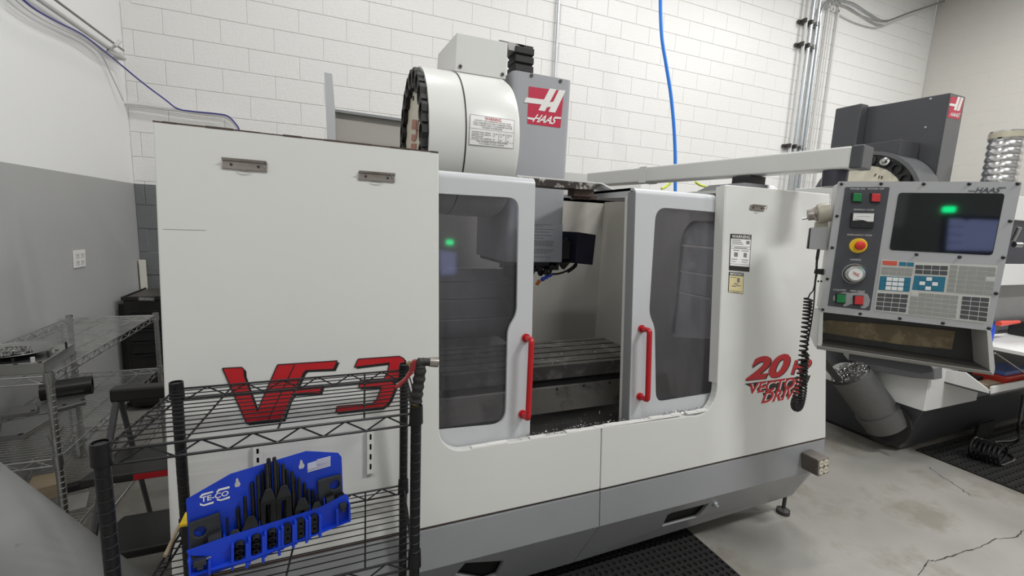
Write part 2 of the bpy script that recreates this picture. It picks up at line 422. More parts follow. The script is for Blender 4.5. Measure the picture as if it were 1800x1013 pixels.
# angled return beside the right door
MB().prism([FX(1.668, .90, -.002), FX(1.668, 1.816, -.002), FX(1.66, 1.812, -.044), FX(1.66, .90, -.044)], V(.012, 0, 0)).build('door_return', 'machine_white', M1)
# worn top edge of the left panel
te = MB(); x = XA
while x < .345:
    l = random.uniform(.02, .07); h = random.uniform(.002, .006)
    te.obox(FX(x, 1.836-(x-XA)*.008-h*.4, .001), V(min(l, .346-x), 0, -.0005), V(0, 0, h), V(0, .035, 0)); x += l
te.build('worn_edge', 'edge_rust', M1)
# border gap and skirts
MB().prism([FX(XA, .513, -.006), FX(2.47, .522, -.006), FX(2.47, .512, -.006), FX(XA, .503, -.006)], D_*.03).build('border_strip', 'edge_rust', M1)
def skirt(x0, x1, tl, tr, kl, kr, hl, hr, hole):
    up = [FX(x0, .503), FX(x1, .503+tr), FX(x1, kr), FX(x0, kl)]
    lo = [FX(x0, kl), FX(x1, kr), Vector(hr), Vector(hl)]
    s = MB().prism(up, D_*.02).build('skirt_panel', 'skirt_grey', M1, bevel=.002)
    n = (lo[1]-lo[0]).cross(lo[3]-lo[0]).normalized()
    if n.y < 0: n = -n
    hp = [oP(px, py, lo[0], n) for px, py in hole]
    MB().prism(lo, n*.012, [hp]).build('kick_panel', 'skirt_grey', s)
    c = sum(hp, V(0, 0, 0))/len(hp)
    MB().prism([c+(p-c)*1.15+n*.02 for p in hp], n*.14).build('fork_pocket', 'dark_void', s)
HY, HZ = 1.525, .105
skirt(XA, 1.0305, 0, 0, .355, .352, (XA, HY, HZ), (.985, HY, HZ), [(800, 1011), (818, 990), (886, 986), (872, 1012), (850, 1020)])
sp = [FX(1.0335, .503), FX(2.47, .512), FX(2.465, .40), FX(2.36, .352), FX(1.0335, .352)]
s2 = MB().prism(sp, D_*.02).build('skirt_panel', 'skirt_grey', M1, bevel=.002)
lo = [FX(1.0335, .352), FX(2.36, .352), oY(1392, 871, HY), V(.99, HY, HZ)]
n_ = (lo[1]-lo[0]).cross(lo[3]-lo[0]).normalized(); n_ = n_ if n_.y > 0 else -n_
hp = [oP(px, py, lo[0], n_) for px, py in ((1164, 926), (1173, 906), (1180, 902), (1247, 885), (1230, 905), (1224, 910))]
MB().prism(lo, n_*.012, [hp]).build('kick_panel', 'skirt_grey', s2)
MB().prism([FX(2.36, .352), FX(2.465, .40), oY(1392, 871, HY)], V(-.01, .012, .01)).build('corner_gusset', 'skirt_grey', s2)
c_ = sum(hp, V(0, 0, 0))/len(hp)
MB().prism([c_+(p-c_)*1.15+n_*.02 for p in hp], n_*.14).build('fork_pocket', 'dark_void', s2)
bo = oP(1257, 886, lo[0], n_)
MB().cyl(bo, bo-n_*.02, .009, n=6).cyl(bo-n_*.0, bo-n_*.006, .014, n=12).build('drain_bolt', 'galvanized', s2)
# levelling feet
for X, Y_ in ((2.40, 1.56), (1.3, 2.1), (.2, 2.1), (-.35, 1.9)):
    MB().cyl(V(X+.015, Y_, .012), V(X+.015, Y_, .16), .010, n=10).lathe(V(X+.015, Y_, .0), V(0, 0, 1), [(0, .0), (0, .036), (.022, .036), (.03, .02), (.035, .0)], 16).build('leveling_foot', 'strut_dark', M1, smooth=True)
# body walls
YB = 3.05
MB().box(XA, XA+.02, 1.56, YB, .35, 1.82).build('side_panel', 'machine_white', M1)
MB().prism([V(2.44, 1.45, .36), V(2.44, YB, .36), V(2.44, YB, 1.80), V(2.44, 1.55, 1.80)], V(-.02, 0, 0)).build('side_panel', 'machine_white', M1)
MB().box(XA+.02, 2.40, YB-.02, YB, .35, 1.82).build('rear_panel', 'interior_paint', M1)
MB().box(XA+.05, 2.35, 1.62, YB-.05, .12, .42).build('machine_base', 'm2_mid', M1)
MB().box(1.0, 2.36, YB-.02, YB+.02, 1.79, 2.0).build('rear_cover', 'machine_white', M1)
# interior right wall with a window
ix = 2.02
wq = [(1215, 388), (1290, 391), (1300, 470), (1300, 600), (1178, 592), (1186, 540), (1195, 440), (1198, 410)]
wp = rnd_poly([oX(a, b, ix) for a, b in wq], [.04, .04, 0, .05, .06, 0, 0, .06], 5)
iw = MB().prism([V(ix, 1.50, .45), V(ix, YB-.02, .45), V(ix, YB-.02, 1.80), V(ix, 1.58, 1.80)], V(.015, 0, 0), [wp]).build('interior_wall', 'interior_paint', M1)
zs_ = [.85, oX(1230, 522, ix).z, oX(1230, 482, ix).z, oX(1230, 434, ix).z, 1.78]
for k in range(4): MB().box(ix+.022, ix+.034, 1.60, 2.45, zs_[k]+.004, zs_[k+1]-.004).build('liner_panel', 'm2_white', iw, bevel=.003)
MB().box(-.02, .0, 1.60, YB-.02, .45, 1.80).build('interior_wall', 'interior_paint', M1)
# corner column of dark bellows at the left of the back wall and stepped way cover
for k, (z0, z1, dy) in enumerate(((.86, .98, .0), (.98, 1.10, .035), (1.10, 1.21, .07), (1.21, 1.30, .105))):
    MB().box(.62, 1.12, 2.66+dy, 2.72+dy, z0, z1).build('way_cover', 'aluminium', M1, bevel=.004)
MB().box(1.10, 1.18, 2.50, 2.9, .80, 1.36).build('column_casting', 'black_paint', M1)
for k in range(5): MB().cyl(V(1.182, 2.62, .9+k*.11), V(1.19, 2.62, .9+k*.11), .012, n=8).build('casting_bolt', 'strut_dark', M1)
# table with T slots
zt, ty0, ty1, tx0, tx1 = .85, 2.03, 2.50, .50, 1.73
pr = [V(tx0, ty0, zt-.075), V(tx0, ty0, zt)]; ns = 5; pitch = (ty1-ty0)/ns
for k in range(ns):
    yc = ty0+pitch*(k+.5)
    pr += [V(tx0, yc-.009, zt), V(tx0, yc-.009, zt-.02), V(tx0, yc-.016, zt-.02), V(tx0, yc-.016, zt-.032), V(tx0, yc+.016, zt-.032), V(tx0, yc+.016, zt-.02), V(tx0, yc+.009, zt-.02), V(tx0, yc+.009, zt)]
pr += [V(tx0, ty1, zt), V(tx0, ty1, zt-.075)]
tb = MB().prism(pr, V(tx1-tx0, 0, 0)).build('table', 'cast_iron', M1)
MB().box(tx0+.02, tx1-.01, ty0+.02, ty1-.02, zt-.13, zt-.075).build('table_skirt', 'apron_steel', tb)
ap = MB().prism([V(.2, 2.035, zt-.12), V(1.90, 2.035, zt-.12), V(1.90, 1.985, zt-.245), V(.2, 1.985, zt-.245)], V(0, .02, .004)).build('apron', 'apron_steel', M1, bevel=.003)
ap2 = MB().box(tx0, tx1, 2.045, 2.06, zt-.125, zt-.074).build('apron_band', 'tray_dark', M1)
for k, px in enumerate(((979, 684), (1026, 678), (1071, 673))):
    p = oY(*px, 2.03); MB().cyl(p, p+V(0, -.006, 0), .006, n=8).build('screw', 'strut_dark', ap)
MB().prism([FX(.30, .76, -.04), FX(1.72, .76, -.04), V(1.72, 1.75, .60), V(.30, 1.75, .60)], V(0, .004, -.015)).build('chip_tray', 'tray_dark', M1)
MB().prism([V(.30, 1.75, .60), V(1.98, 1.75, .60), V(1.98, 2.3, .55), V(.30, 2.3, .55)], V(0, 0, -.015)).build('chip_tray', 'tray_dark', M1)
ch = MB()
def shard(p, s):
    a = [Vector(p)+V(random.uniform(-s, s), random.uniform(-s, s), random.uniform(0, s)) for _ in range(4)]
    ch.add(a, [(0, 1, 2), (0, 2, 3), (0, 3, 1), (1, 3, 2)])
for k in range(900):
    X = random.uniform(.65, 1.66); t = random.random()**2
    if random.random() < .6: p = FX(X, .776, -.02)+V(0, .0, 0)+V(0, random.uniform(-.012, .03), 0)
    else: p = FX(X, .76, -.04).lerp(V(X, 1.75, .60), t)+V(0, 0, .002)
    shard(p, random.uniform(.002, .0065))
for k in range(160): shard(V(random.uniform(.55, 1.7), random.uniform(2.04, 2.49), zt), random.uniform(.002, .006))
for k in range(140): shard(V(random.uniform(.7, 1.7), random.uniform(1.75, 2.0), .595), random.uniform(.002, .007))
ch.build('metal_chips', 'chip', M1, kind='stuff')
# white scraped paint along the lip
sc = MB(); X = .47
while X < 1.62:
    l = random.uniform(.02, .09)
    if random.random() < .75: sc.obox(FX(X, .7755-.0015, .0005), V(l, 0, 0), V(0, .001, random.uniform(.003, .008)), V(0, .02, 0))
    X += l
sc.build('scraped_lip', 'decal_white', M1, kind='stuff')
# doors ------------------------------------------------------------
DO = -.045
def sheet(px, off): return [F(a, b, off) for a, b in px]
def door(outer, win, off, depth, X0, X1, ztop, rr, side):
    d = MB().prism(outer, D_*.012, [win]).build('door', 'door_grey', M1)
    # rolled top edge going back into a roof sheet
    cc = FX(0, ztop, off)+D_*rr; prof = [(cc.y+math.cos(a)*-rr, cc.z+math.sin(a)*rr) for a in [math.pi/2*k/6 for k in range(7)]]
    prof += [(cc.y+depth, cc.z+rr-.004), (cc.y+depth, cc.z+rr-.016)] + [(cc.y, cc.z+rr-.012)] + [(cc.y-math.cos(a)*(rr-.012), cc.z+math.sin(a)*(rr-.012)) for a in [math.pi/2*k/6 for k in range(6, -1, -1)]][1:]
    MB().prism([V(X0, a, b) for a, b in prof], V(X1-X0, 0, 0)).build('rolled_top', 'door_grey', d, smooth=True)
    return d
lw = rnd_poly([F(a, b, DO) for a, b in ((700, 336), (912, 348), (909, 552), (893, 578), (889, 746), (700, 764))], [0, .045, .03, .03, .06, 0], 6)
xr0, xr1 = F(941, 330, DO).x, F(931, 770, DO).x
ld = door([FX(.12, .74, DO), FX(xr1, .74, DO), FX(xr0, 1.755, DO), FX(.12, 1.755, DO)], lw, DO, .10, .12, xr0, 1.755, .03, 1)
MB().prism([p+D_*.016 for p in lw], D_*.005).build('window_pane', 'smoked_glass', ld)
MB().prism([FX(xr1, .74, DO-.012), FX(xr0, 1.755, DO-.012), FX(xr0, 1.755, DO-.05), FX(xr1, .74, DO-.05)], V(-.012, 0, 0)).build('edge_flange', 'door_grey', ld)
rwn = rnd_poly([F(a, b, DO) for a, b in ((1153, 364), (1330, 379), (1330, 680), (1153, 708), (1151, 575), (1141, 552))], [.06, 0, 0, .05, .03, .03], 6)
xl0, xl1 = F(1118, 334, DO).x, F(1106, 742, DO).x
rd = door([FX(xl1, .74, DO), FX(2.0, .74, DO), FX(2.0, 1.752, DO), FX(xl0, 1.752, DO)], rwn, DO, .66, xl0, 1.665, 1.752, .03, -1)
MB().prism([p+D_*.016 for p in rwn], D_*.005).build('window_pane', 'smoked_glass', rd)
MB().prism([FX(xl1, .74, DO-.004), FX(xl0, 1.765, DO-.004), FX(xl0-.0, 1.765, DO-.055), FX(xl1-.0, .74, DO-.055)], V(.012, 0, 0)).build('edge_flange', 'skirt_grey', rd)
MB().prism([FX(xl1, .74, DO-.058), FX(xl0, 1.75, DO-.058), FX(xl0, 1.75, DO-.075), FX(xl1, .74, DO-.075)], V(.02, 0, 0)).build('wiper_strip', 'machine_white', rd)
# underside arm of the right door roof
MB().prism([V(xl0, 1.62, 1.775), V(xl0, 2.14, 1.775), V(xl0, 2.14, 1.745), V(xl0, 1.62, 1.735)], V(.01, 0, 0)).build('roof_flange', 'door_grey', rd)
def handle(d, top, bot, r=.0115, so=.055):
    a, b = F(*top, DO), F(*bot, DO); u = FN*so; pts = [a, a+u*.55]
    pts += rnd_poly([a+u*.55, a+u+V(0, 0, -.0), a+u+(b-a)*.08], [0, .03, 0], 5)[1:]
    pts += rnd_poly([b+u+(a-b)*.08, b+u, b+u*.55], [0, .03, 0], 5) + [b]
    h = MB().tube(pts, r, 12).build('handle', 'red_paint', d, smooth=True)
    for p in (a, b): MB().cyl(p, p+FN*.008, .017, n=14).build('handle_foot', 'red_paint', h, smooth=True)
handle(ld, (924, 594), (918, 728)); handle(rd, (1127, 578), (1124, 697))
# roof rail with flaking paint, and its bracket
MB().prism([V(.72, 1.72, 1.792), V(1.13, 1.72, 1.792), V(1.08, 1.72, 1.762), V(.72, 1.72, 1.762)], V(0, .09, 0)).build('roof_rail', 'rust_bar', M1, bevel=.002)
MB().prism([V(.72, 1.73, 1.794), V(1.13, 1.73, 1.794), V(1.50, 2.1, 1.794), V(1.50, 2.2, 1.794), V(.9, 1.82, 1.794), V(.72, 1.82, 1.794)], V(0, 0, .006)).build('rail_top', 'machine_white', M1)
MB().box(1.0, 1.10, 1.74, 1.80, 1.735, 1.765).box(1.03, 1.13, 1.76, 1.82, 1.725, 1.74).build('rail_bracket', 'edge_rust', M1)
# spindle head ------------------------------------------------------
hy = 2.10; hx0, hx1 = .83, 1.155
hd = MB().prism(rnd_poly([V(hx0, hy, 1.405), V(hx0, hy+.5, 1.405), V(hx1, hy+.5, 1.405), V(hx1, hy, 1.405)], [.03, 0, 0, .03], 4), V(0, 0, .93)).build('spindle_head_cover', 'head_grey', M1, smooth=True)
for px in ((934, 133), (985, 143)):
    p = oY(*px, hy); MB().cyl(p, p+V(0, -.006, 0), .008, n=10).build('screw', 'strut_dark', hd)
MB().box(hx0+.02, hx1-.02, hy+.02, hy+.48, 1.385, 1.405).build('head_underside', 'black_paint', hd)
spn = MB().lathe(V(.985, 2.3, 1.40), V(0, 0, -1), [(0, .085), (.10, .085), (.11, .06), (.15, .055), (.15, 0)], 20).build('spindle_nose', 'black_oxide', M1, smooth=True)
# coolant manifold, nozzles and cables
mn = MB()
for k in range(10): mn.ball(V(1.0+.05*math.cos(k)+.02*k/5, 2.14+.03*math.sin(k*2), 1.375-.012*(k % 4)), .018, 8, 5)
mn.box(1.09, 1.15, 2.12, 2.2, 1.36, 1.405).build('coolant_manifold', 'black_rubber', M1, smooth=True)
def links(path, r, m, name):
    for k in range(len(path)-1):
        MB().lathe(path[k], path[k+1]-path[k], [(0, r*.6), (.003, r), ((path[k+1]-path[k]).length*.6, r*1.05), ((path[k+1]-path[k]).length, r*.6)], 10).build(name, m, M1, smooth=True)
links([oY(a, b, 2.12) for a, b in ((972, 466), (967, 472), (968, 479), (963, 485))], .010, 'black_rubber', 'coolant_link')
links([oY(a, b, 2.12) for a, b in ((970, 482), (963, 486), (957, 489), (951, 493))], .011, 'blue_item', 'coolant_link')
links([oY(a, b, 2.12) for a, b in ((949, 493), (946, 497), (943, 501))], .010, mat('orange_plastic', (.70, .18, .03), .4), 'coolant_nozzle')
lk = [oY(a, b, 2.14) for a, b in ((1007, 411), (1036, 413))]
# lamp box
lu = V(.80, .34, 0).normalized(); la = oY(1003, 409, 2.16)
q = [oY(a, b, 2.14) for a, b in ((1016, 408), (1048, 413), (1042, 466), (1012, 463))]
lampb = MB().hexa(q, [p+V(-.06, .10, .0) for p in q]).build('work_lamp', 'navy_box', M1, bevel=.003)
MB().tube(smooth_path([oY(a, b, 2.2) for a, b in ((990, 432), (993, 424), (999, 418), (1006, 417))]), .007, 8).build('lamp_cable', 'black_rubber', lampb, smooth=True)
MB().tube(smooth_path([oY(a, b, 2.2) for a, b in ((950, 474), (960, 480), (975, 482), (990, 479), (1003, 472), (1012, 464))]), .006, 8).build('lamp_cable', 'black_rubber', lampb, smooth=True)
MB().tube(smooth_path([oY(a, b, 2.2) for a, b in ((1013, 460), (1013, 467), (1007, 473), (998, 479))]), .006, 8).build('lamp_cable', 'black_rubber', lampb, smooth=True)
MB().obox(oY(984, 455, 2.16), V(.06, 0, 0), V(0, .05, 0), V(0, 0, .10)).prism([oY(a, b, 2.16) for a, b in ((984, 462), (1004, 460), (992, 474))], V(0, .03, 0)).build('lamp_bracket', 'black_rubber', M1)
# ------------------------------------------------------------------ tool carousel of the white machine
cy_, cz_, cr_ = 2.255, 1.972, .338; cx0, cx1 = .378, .812; AX = V(1, 0, 0)
_d = ray(803, 129); _oy, _oz = CAM.y-cy_, CAM.z-cz_
_A, _B, _C = _d.y**2+_d.z**2, 2*(_oy*_d.y+_oz*_d.z), _oy*_oy+_oz*_oz-cr_*cr_
cmid = (CAM+_d*((-_B-math.sqrt(max(0, _B*_B-4*_A*_C)))/(2*_A))).x
cc_ = V(0, cy_, cz_)
car = MB().lathe(cc_, AX, [(cx0+.012, cr_-.03), (cx0+.012, cr_), (cmid-.004, cr_), (cmid-.004, cr_-.03)], 64).build('carousel_cover', 'machine_white', M1, smooth=True)
MB().lathe(cc_, AX, [(cmid, .1), (cmid, cr_+.004), (cx1-.03, cr_+.006), (cx1-.008, cr_-.006), (cx1, cr_-.03), (cx1, .1)], 64).build('carousel_drum', 'machine_white', car, smooth=True)
MB().lathe(cc_, AX, [(cmid-.006, cr_-.01), (cmid-.006, cr_+.001), (cmid+.001, cr_+.001), (cmid+.001, cr_-.01)], 64).build('drum_seam', 'strut_dark', car)
MB().lathe(cc_, AX, [(cx0+.008, 0), (cx0+.008, .268), (cx0+.03, .268)], 48).build('carousel_disc', 'cream', car, smooth=True)
disc_mb = None
for k in range(20):
    a = 2*math.pi*k/20; d = V(0, math.cos(a), math.sin(a)); t = V(0, -math.sin(a), math.cos(a)); c = cc_+V(cx0, 0, 0)
    m_ = MB(); m_.lathe(c+d*.286+V(.03, 0, 0), V(-1, 0, 0), [(0, .046), (.045, .046), (.045, .034), (.012, .030)], 10)
    m_.cbox(c+d*.306+t*.045, V(.03, 0, 0), d*.026, t*.04); m_.cbox(c+d*.252+V(.004, 0, 0), V(.018, 0, 0), d*.03, t*.022)
    m_.build('tool_pocket', 'black_rubber', car, smooth=True)
for px in ((727, 173), (738.5, 174)):
    p = oX(*px, cx0+.007); MB().cyl(p, p+V(-.004, 0, 0), .011, n=10).build('screw', 'strut_dark', car)
for q in (((725, 210), (732, 211), (731, 228), (723.5, 227)), ((733.5, 211), (735.5, 211), (734, 230), (732, 230)), ((724, 236), (730, 237), (729, 249), (723, 248)), ((731.5, 228), (734, 228), (731.5, 246), (729.5, 246)), ((723, 252), (732, 253), (731, 264), (722, 263))):
    MB().prism([oX(a, b, cx0+.006) for a, b in q], V(-.001, 0, 0)).build('disc_logo', mat('faded_red', (.42, .17, .12), .5), car)
def drum(px, py, off=.0015):
    d = ray(px, py); R = cr_+.006+off; oy, oz = CAM.y-cy_, CAM.z-cz_
    A, B, Cc = d.y**2+d.z**2, 2*(oy*d.y+oz*d.z), oy*oy+oz*oz-R*R
    return CAM+d*((-B-math.sqrt(max(0, B*B-4*A*Cc)))/(2*A))
def dq(u, v): # label quad on the drum, u,v in 0..1 (v up)
    tl, tr, bl, br = V(827, 200.5, 0), V(904.5, 211.5, 0), V(824.5, 254, 0), V(902.5, 261.5, 0)
    p = (bl*(1-u)+br*u)*(1-v)+(tl*(1-u)+tr*u)*v
    return p
def drum_grid(u0, u1, v0, v1, off, nu=8, nv=8):
    mb = MB(); vs = []
    for j in range(nv+1):
        for i in range(nu+1):
            p = dq(u0+(u1-u0)*i/nu, v0+(v1-v0)*j/nv); vs.append(drum(p.x, p.y, off))
    return mb.add(vs, [(j*(nu+1)+i, j*(nu+1)+i+1, (j+1)*(nu+1)+i+1, (j+1)*(nu+1)+i) for j in range(nv) for i in range(nu)])
lab = drum_grid(0, 1, 0, 1, .001).build('warning_label', 'plate_white', car, smooth='all')
def drum_text(s, u0, u1, v0, v1, m, bold=0.0):
    vs, fs = text_pts(s, 0, bold); pts = []
    for x, y in vs:
        p = dq(u0+(u1-u0)*x, v0+(v1-v0)*y); pts.append(drum(p.x, p.y, .002))
    MB().add(pts, fs).build('label_print', m, lab)
drum_text('WARNING', .33, .70, .87, .975, 'decal_red', .015)
for s, v, a, b in (('AN EXTRA TOOL CHANGE MAY OCCUR, WHEN', .80, .10, .92), ('TOOL CHANGER PUTS AWAY OVERSIZED TOOLS.', .73, .07, .95), ('TOOLS LARGER THAN 3" IN DIAMETER MUST BE', .66, .07, .95), ('FLAGGED AS OVERSIZED.', .59, .28, .74), ('MAXIMUM TOOL WEIGHT', .415, .05, .48), ('MAXIMUM TOOL LENGTH', .345, .05, .48), ('FROM GAGE LINE', .28, .05, .30), ('MAXIMUM TOOL DIAMETER', .21, .05, .50), ('TOOL CHANGER ARM WILL MOVE DOWN', .115, .16, .86), ('4 1/2" DURING A TOOL CHANGE', .045, .22, .78)):
    drum_text(s, a, b, v, v+.05, 'ink', .0)
for v in (.545, .175): drum_grid(.0, 1, v, v+.007, .0022, 8, 1).build('label_print', 'ink', lab)
for u in (.66, .82): drum_grid(u, u+.006, .175, .50, .0022, 1, 6).build('label_print', 'ink', lab)
for u, ss in ((.53, ('12 lb', '12"', '3"')), (.69, ('12 lb', '12"', '6"')), (.85, ('20 lb', '12"', '6"'))):
    for k, s in enumerate(ss): drum_text(s, u, u+(.10 if k == 0 else .05), (.415, .34, .21)[k], (.465, .39, .26)[k], 'ink', .0)
for e in (drum_grid(0, 1, 0, .008, .0022, 8, 1), drum_grid(0, 1, .992, 1, .0022, 8, 1), drum_grid(0, .005, 0, 1, .0022, 1, 8), drum_grid(.995, 1, 0, 1, .0022, 1, 8)): e.build('label_border', 'ink_grey', lab)
# motor box on top
by = 2.13; fq = [oY(a, b, by) for a, b in ((803, 57), (893, 75), (890, 136), (800, 125))]
Xf = fq[0].x; bl_, bm_ = oX(768, 121, Xf), oX(770, 95, Xf)
bxo = MB()
lf = [fq[0], bm_, bl_, fq[3]]; rt = [p+V(fq[1].x-Xf, 0, (fq[1].z-fq[0].z)) for p in lf]
bxo.hexa(lf, rt)
bo_ = bxo.build('changer_motor_box', 'machine_white', M1, bevel=.003)
for px in ((809, 117), (883, 131)):
    p = oY(*px, by-.002); MB().cyl(p, p+V(0, -.005, 0), .008, n=10).build('screw', 'strut_dark', bo_)
ck = MB().box(.862, .955, by+.03, by+.12, 2.30, 2.48).build('cable_chain', 'black_rubber', M1)
for k in range(4): MB().box(.858, .959, by+.02, by+.13, 2.31+k*.042, 2.342+k*.042).build('chain_link', 'black_rubber', ck, bevel=.004)
MB().prism([oY(a, b, by+.03) for a, b in ((878, 70), (921, 79), (925, 94), (894, 87), (893, 74))], V(0, .10, 0)).build('chain_plate', mat('worn_plate', (.36, .35, .34), .5, .3, var=.2, scale=18), ck)
# rear sheet metal at the left
yb = 2.95
rp = MB().prism([oY(a, b, yb) for a, b in ((570, 127), (583, 129.5), (584, 131), (589, 193), (591, 300), (577, 300))], V(0, .03, 0)).build('rear_sheet', 'door_grey', M1)
MB().prism([oY(a, b, yb+.12) for a, b in ((586, 193), (735, 214), (735, 300), (588, 300))], V(0, .02, 0)).build('rear_tray_wall', 'interior_paint', rp)
MB().prism([oY(a, b, yb+.08) for a, b in ((586, 191.5), (735, 212.5), (735, 217), (586, 196))], V(0, .05, 0)).build('rear_tray_lip', 'skirt_grey', rp)
# ------------------------------------------------------------------ emblem on the head
def emblem(fn, parent, sq, polys, tq, vec):
    e = MB().prism(rnd_poly([fn(*p) for p in sq], .004, 3), vec).build('emblem', 'logo_red', parent)
    for nk, (nm, pl) in enumerate(polys): MB().prism([fn(*p)+vec*(2+nk*.3) for p in pl], vec).build('emblem_letter', 'decal_white', e)
    tm = MB(); text_quad(tm, 'HAAS', [fn(*p)+vec*4 for p in tq], .35, .02, .95); tm.build('emblem_text', 'decal_white', e)
    return e
c3 = lambda l: [(700+a/4, 30+b/4) for a, b in l]
emblem(lambda a, b: oY(a, b, hy-.001), hd, c3([(918, 488), (1165, 522), (1140, 780), (908, 750)]),
       [('h', c3([(1065, 502), (1112, 509), (1030, 663), (985, 656)])), ('h', c3([(1130, 512), (1177, 518), (1102, 673), (1055, 667)])), ('h', c3([(900, 565), (1045, 584), (1028, 618), (882, 600)])), ('h', c3([(1052, 602), (1090, 596), (1074, 632), (1036, 636)])), ('l', c3([(908, 704), (962, 712), (956, 726), (908, 718)])), ('l', c3([(1098, 702), (1144, 705), (1142, 718), (1092, 714)]))],
       c3([(940, 737), (1104, 757), (1122, 702), (960, 682)]), V(0, -.0006, 0))
# placard with text lines on the lower head
pl_ = MB().prism([oY(a, b, hy-.001) for a, b in ((925, 391), (989, 394), (987, 461), (925, 459))], V(0, -.001, 0)).build('placard', mat('placard_grey', (.42, .43, .47), .3, .3), hd)
ik = MB()
for y, x1 in ((394, 972), (397, 955), (402, 974), (407, 967), (413, 970), (418, 957), (423, 973), (425.5, 973), (428, 972), (430.5, 973), (438, 972), (441, 971), (444, 962), (451, 967)):
    x = 926
    while x < x1:
        l = random.uniform(2.5, 6); p = [oY(a, b+(a-940)*.035, hy-.0026) for a, b in ((x, y), (min(x+l, x1), y), (min(x+l, x1), y+1.3), (x, y+1.3))]; ik.poly(p); x += l+1.1
ik.build('placard_print', 'ink_grey', hd, kind='stuff')
# ------------------------------------------------------------------ front decals
cv = lambda l, dx=0, dy=0: [F(350+(a+dx)/4, 600+(b+dy)/4, .0012) for a, b in l]
VFp = [(165, 190), (300, 183), (316, 200), (318, 240), (410, 490), (552, 165), (972, 137), (945, 197), (752, 205), (735, 222), (690, 322), (868, 308), (850, 365), (668, 372), (640, 410), (590, 553), (335, 580)]
THp = [(1118, 125), (1408, 105), (1440, 122), (1450, 155), (1405, 268), (1360, 288), (1385, 312), (1345, 410), (1320, 445), (1285, 468), (960, 503), (970, 457), (1222, 436), (1250, 405), (1280, 322), (1120, 328), (1135, 272), (1300, 262), (1325, 215), (1338, 152), (1092, 182)]
dv = MB().prism(cv(VFp, 16, 12), FN*.0004).build('model_decal_shadow', 'decal_black', M1)
MB().prism([p+FN*.001 for p in cv(VFp)], FN*.0004).build('model_decal', 'decal_red', dv)
MB().prism([p+FN*.0016 for p in cv([(668, 165), (676, 165), (490, 553), (482, 553)])], FN*.0002).build('model_decal_line', 'decal_black', dv)
MB().prism([p+FN*.0004 for p in cv(THp, 14, 12)], FN*.0002).build('model_decal_shadow', 'decal_black', dv)
MB().prism([p+FN*.001 for p in cv(THp)], FN*.0004).build('model_decal', 'decal_red', dv)
for pl2 in (VFp, THp):
    o_ = MB(); P = [p+FN*.0018 for p in cv(pl2)]
    for i in range(len(P)):
        a, b = P[i], P[(i+1) % len(P)]; d = (b-a).normalized(); s_ = d.cross(FN)*.0016; o_.poly([a-s_, b-s_, b+s_, a+s_])
    o_.build('model_decal_outline', 'decal_black', dv)
tq_ = lambda *p: [F(a, b, .002) for a, b in p]
def sh(q, dx, dy, o): return [F(a+dx, b+dy, o) for a, b in q]
D20 = [(1310, 670), (1386, 662), (1391, 621), (1315, 629)]; DHP = [(1390, 659), (1425, 655), (1427, 631), (1393, 634)]
DVE = [(1318, 693), (1411, 681), (1411, 661), (1318, 674)]; DDR = [(1338, 710), (1409, 699), (1411, 679), (1341, 690)]
dd = MB().prism([F(a, b, .0008) for a, b in ((1309, 675), (1425, 660), (1420, 673), (1411, 680), (1405, 694), (1345, 703), (1340, 690), (1320, 681))], FN*.0003).build('power_decal_ground', 'decal_black', M1)
for q, s, bw, shr in ((D20, '20', .04, .25), (DHP, 'HP', .035, .25), (DVE, 'VECTOR', .028, .25), (DDR, 'DRIVE', .028, .25)):
    m_ = MB(); text_quad(m_, s, sh(q, 1.2, 1.0, .0013), shr, bw+.01); m_.build('power_decal_shadow', 'decal_white' if s in ('VECTOR', 'DRIVE') else 'decal_black', dd)
    m_ = MB(); text_quad(m_, s, sh(q, 0, 0, .0017), shr, bw); m_.build('power_decal', 'decal_red', dd)
# warning labels on the right panel
def flat_label(quad, head, hfrac, m, hm, parent, rows, foot=0.0):
    a, b, c, d = [F(*p, .0012) for p in quad]          # ll lr ur ul
    P = lambda u, v, o=0: (a*(1-u)+b*u)*(1-v)+(d*(1-u)+c*u)*v+FN*o
    l_ = MB().prism([P(0, 0), P(1, 0), P(1, 1), P(0, 1)], FN*.0006).build('warning_label', hm, parent)
    MB().prism([P(.03, foot+.01, .0008), P(.97, foot+.01, .0008), P(.97, 1-hfrac, .0008), P(.03, 1-hfrac, .0008)], FN*.0002).build('label_field', m, l_)
    t = MB(); text_quad(t, head, [P(.06, 1-hfrac*.85, .0012), P(.94, 1-hfrac*.85, .0012), P(.94, 1-hfrac*.18, .0012), P(.06, 1-hfrac*.18, .0012)], 0, .012); t.build('label_heading', 'decal_white', l_)
    k = MB()
    for (u0, u1, v, h) in rows: k.poly([P(u0, v, .0013), P(u1, v, .0013), P(u1, v+h, .0013), P(u0, v+h, .0013)])
    k.build('label_print', 'ink_grey', l_, kind='stuff')
    return l_
rows = [(.03, .97, .66, .012), (.03, .97, .60, .012), (.2, .8, .62, .02), (.08, .5, .82, .02), (.08, .55, .77, .02), (.08, .62, .72, .02), (.76, .92, .74, .09), (.15, .45, .545, .02), (.55, .9, .545, .02), (.2, .38, .38, .12), (.66, .82, .38, .12), (.08, .36, .30, .02), (.58, .9, .30, .02), (.08, .3, .24, .015), (.58, .85, .24, .015), (.03, .97, .175, .01)]
flat_label(((1281.5, 475), (1317, 478), (1321, 413), (1284, 411)), 'WARNING', .13, 'plate_white', 'decal_black', M1, rows, .12)
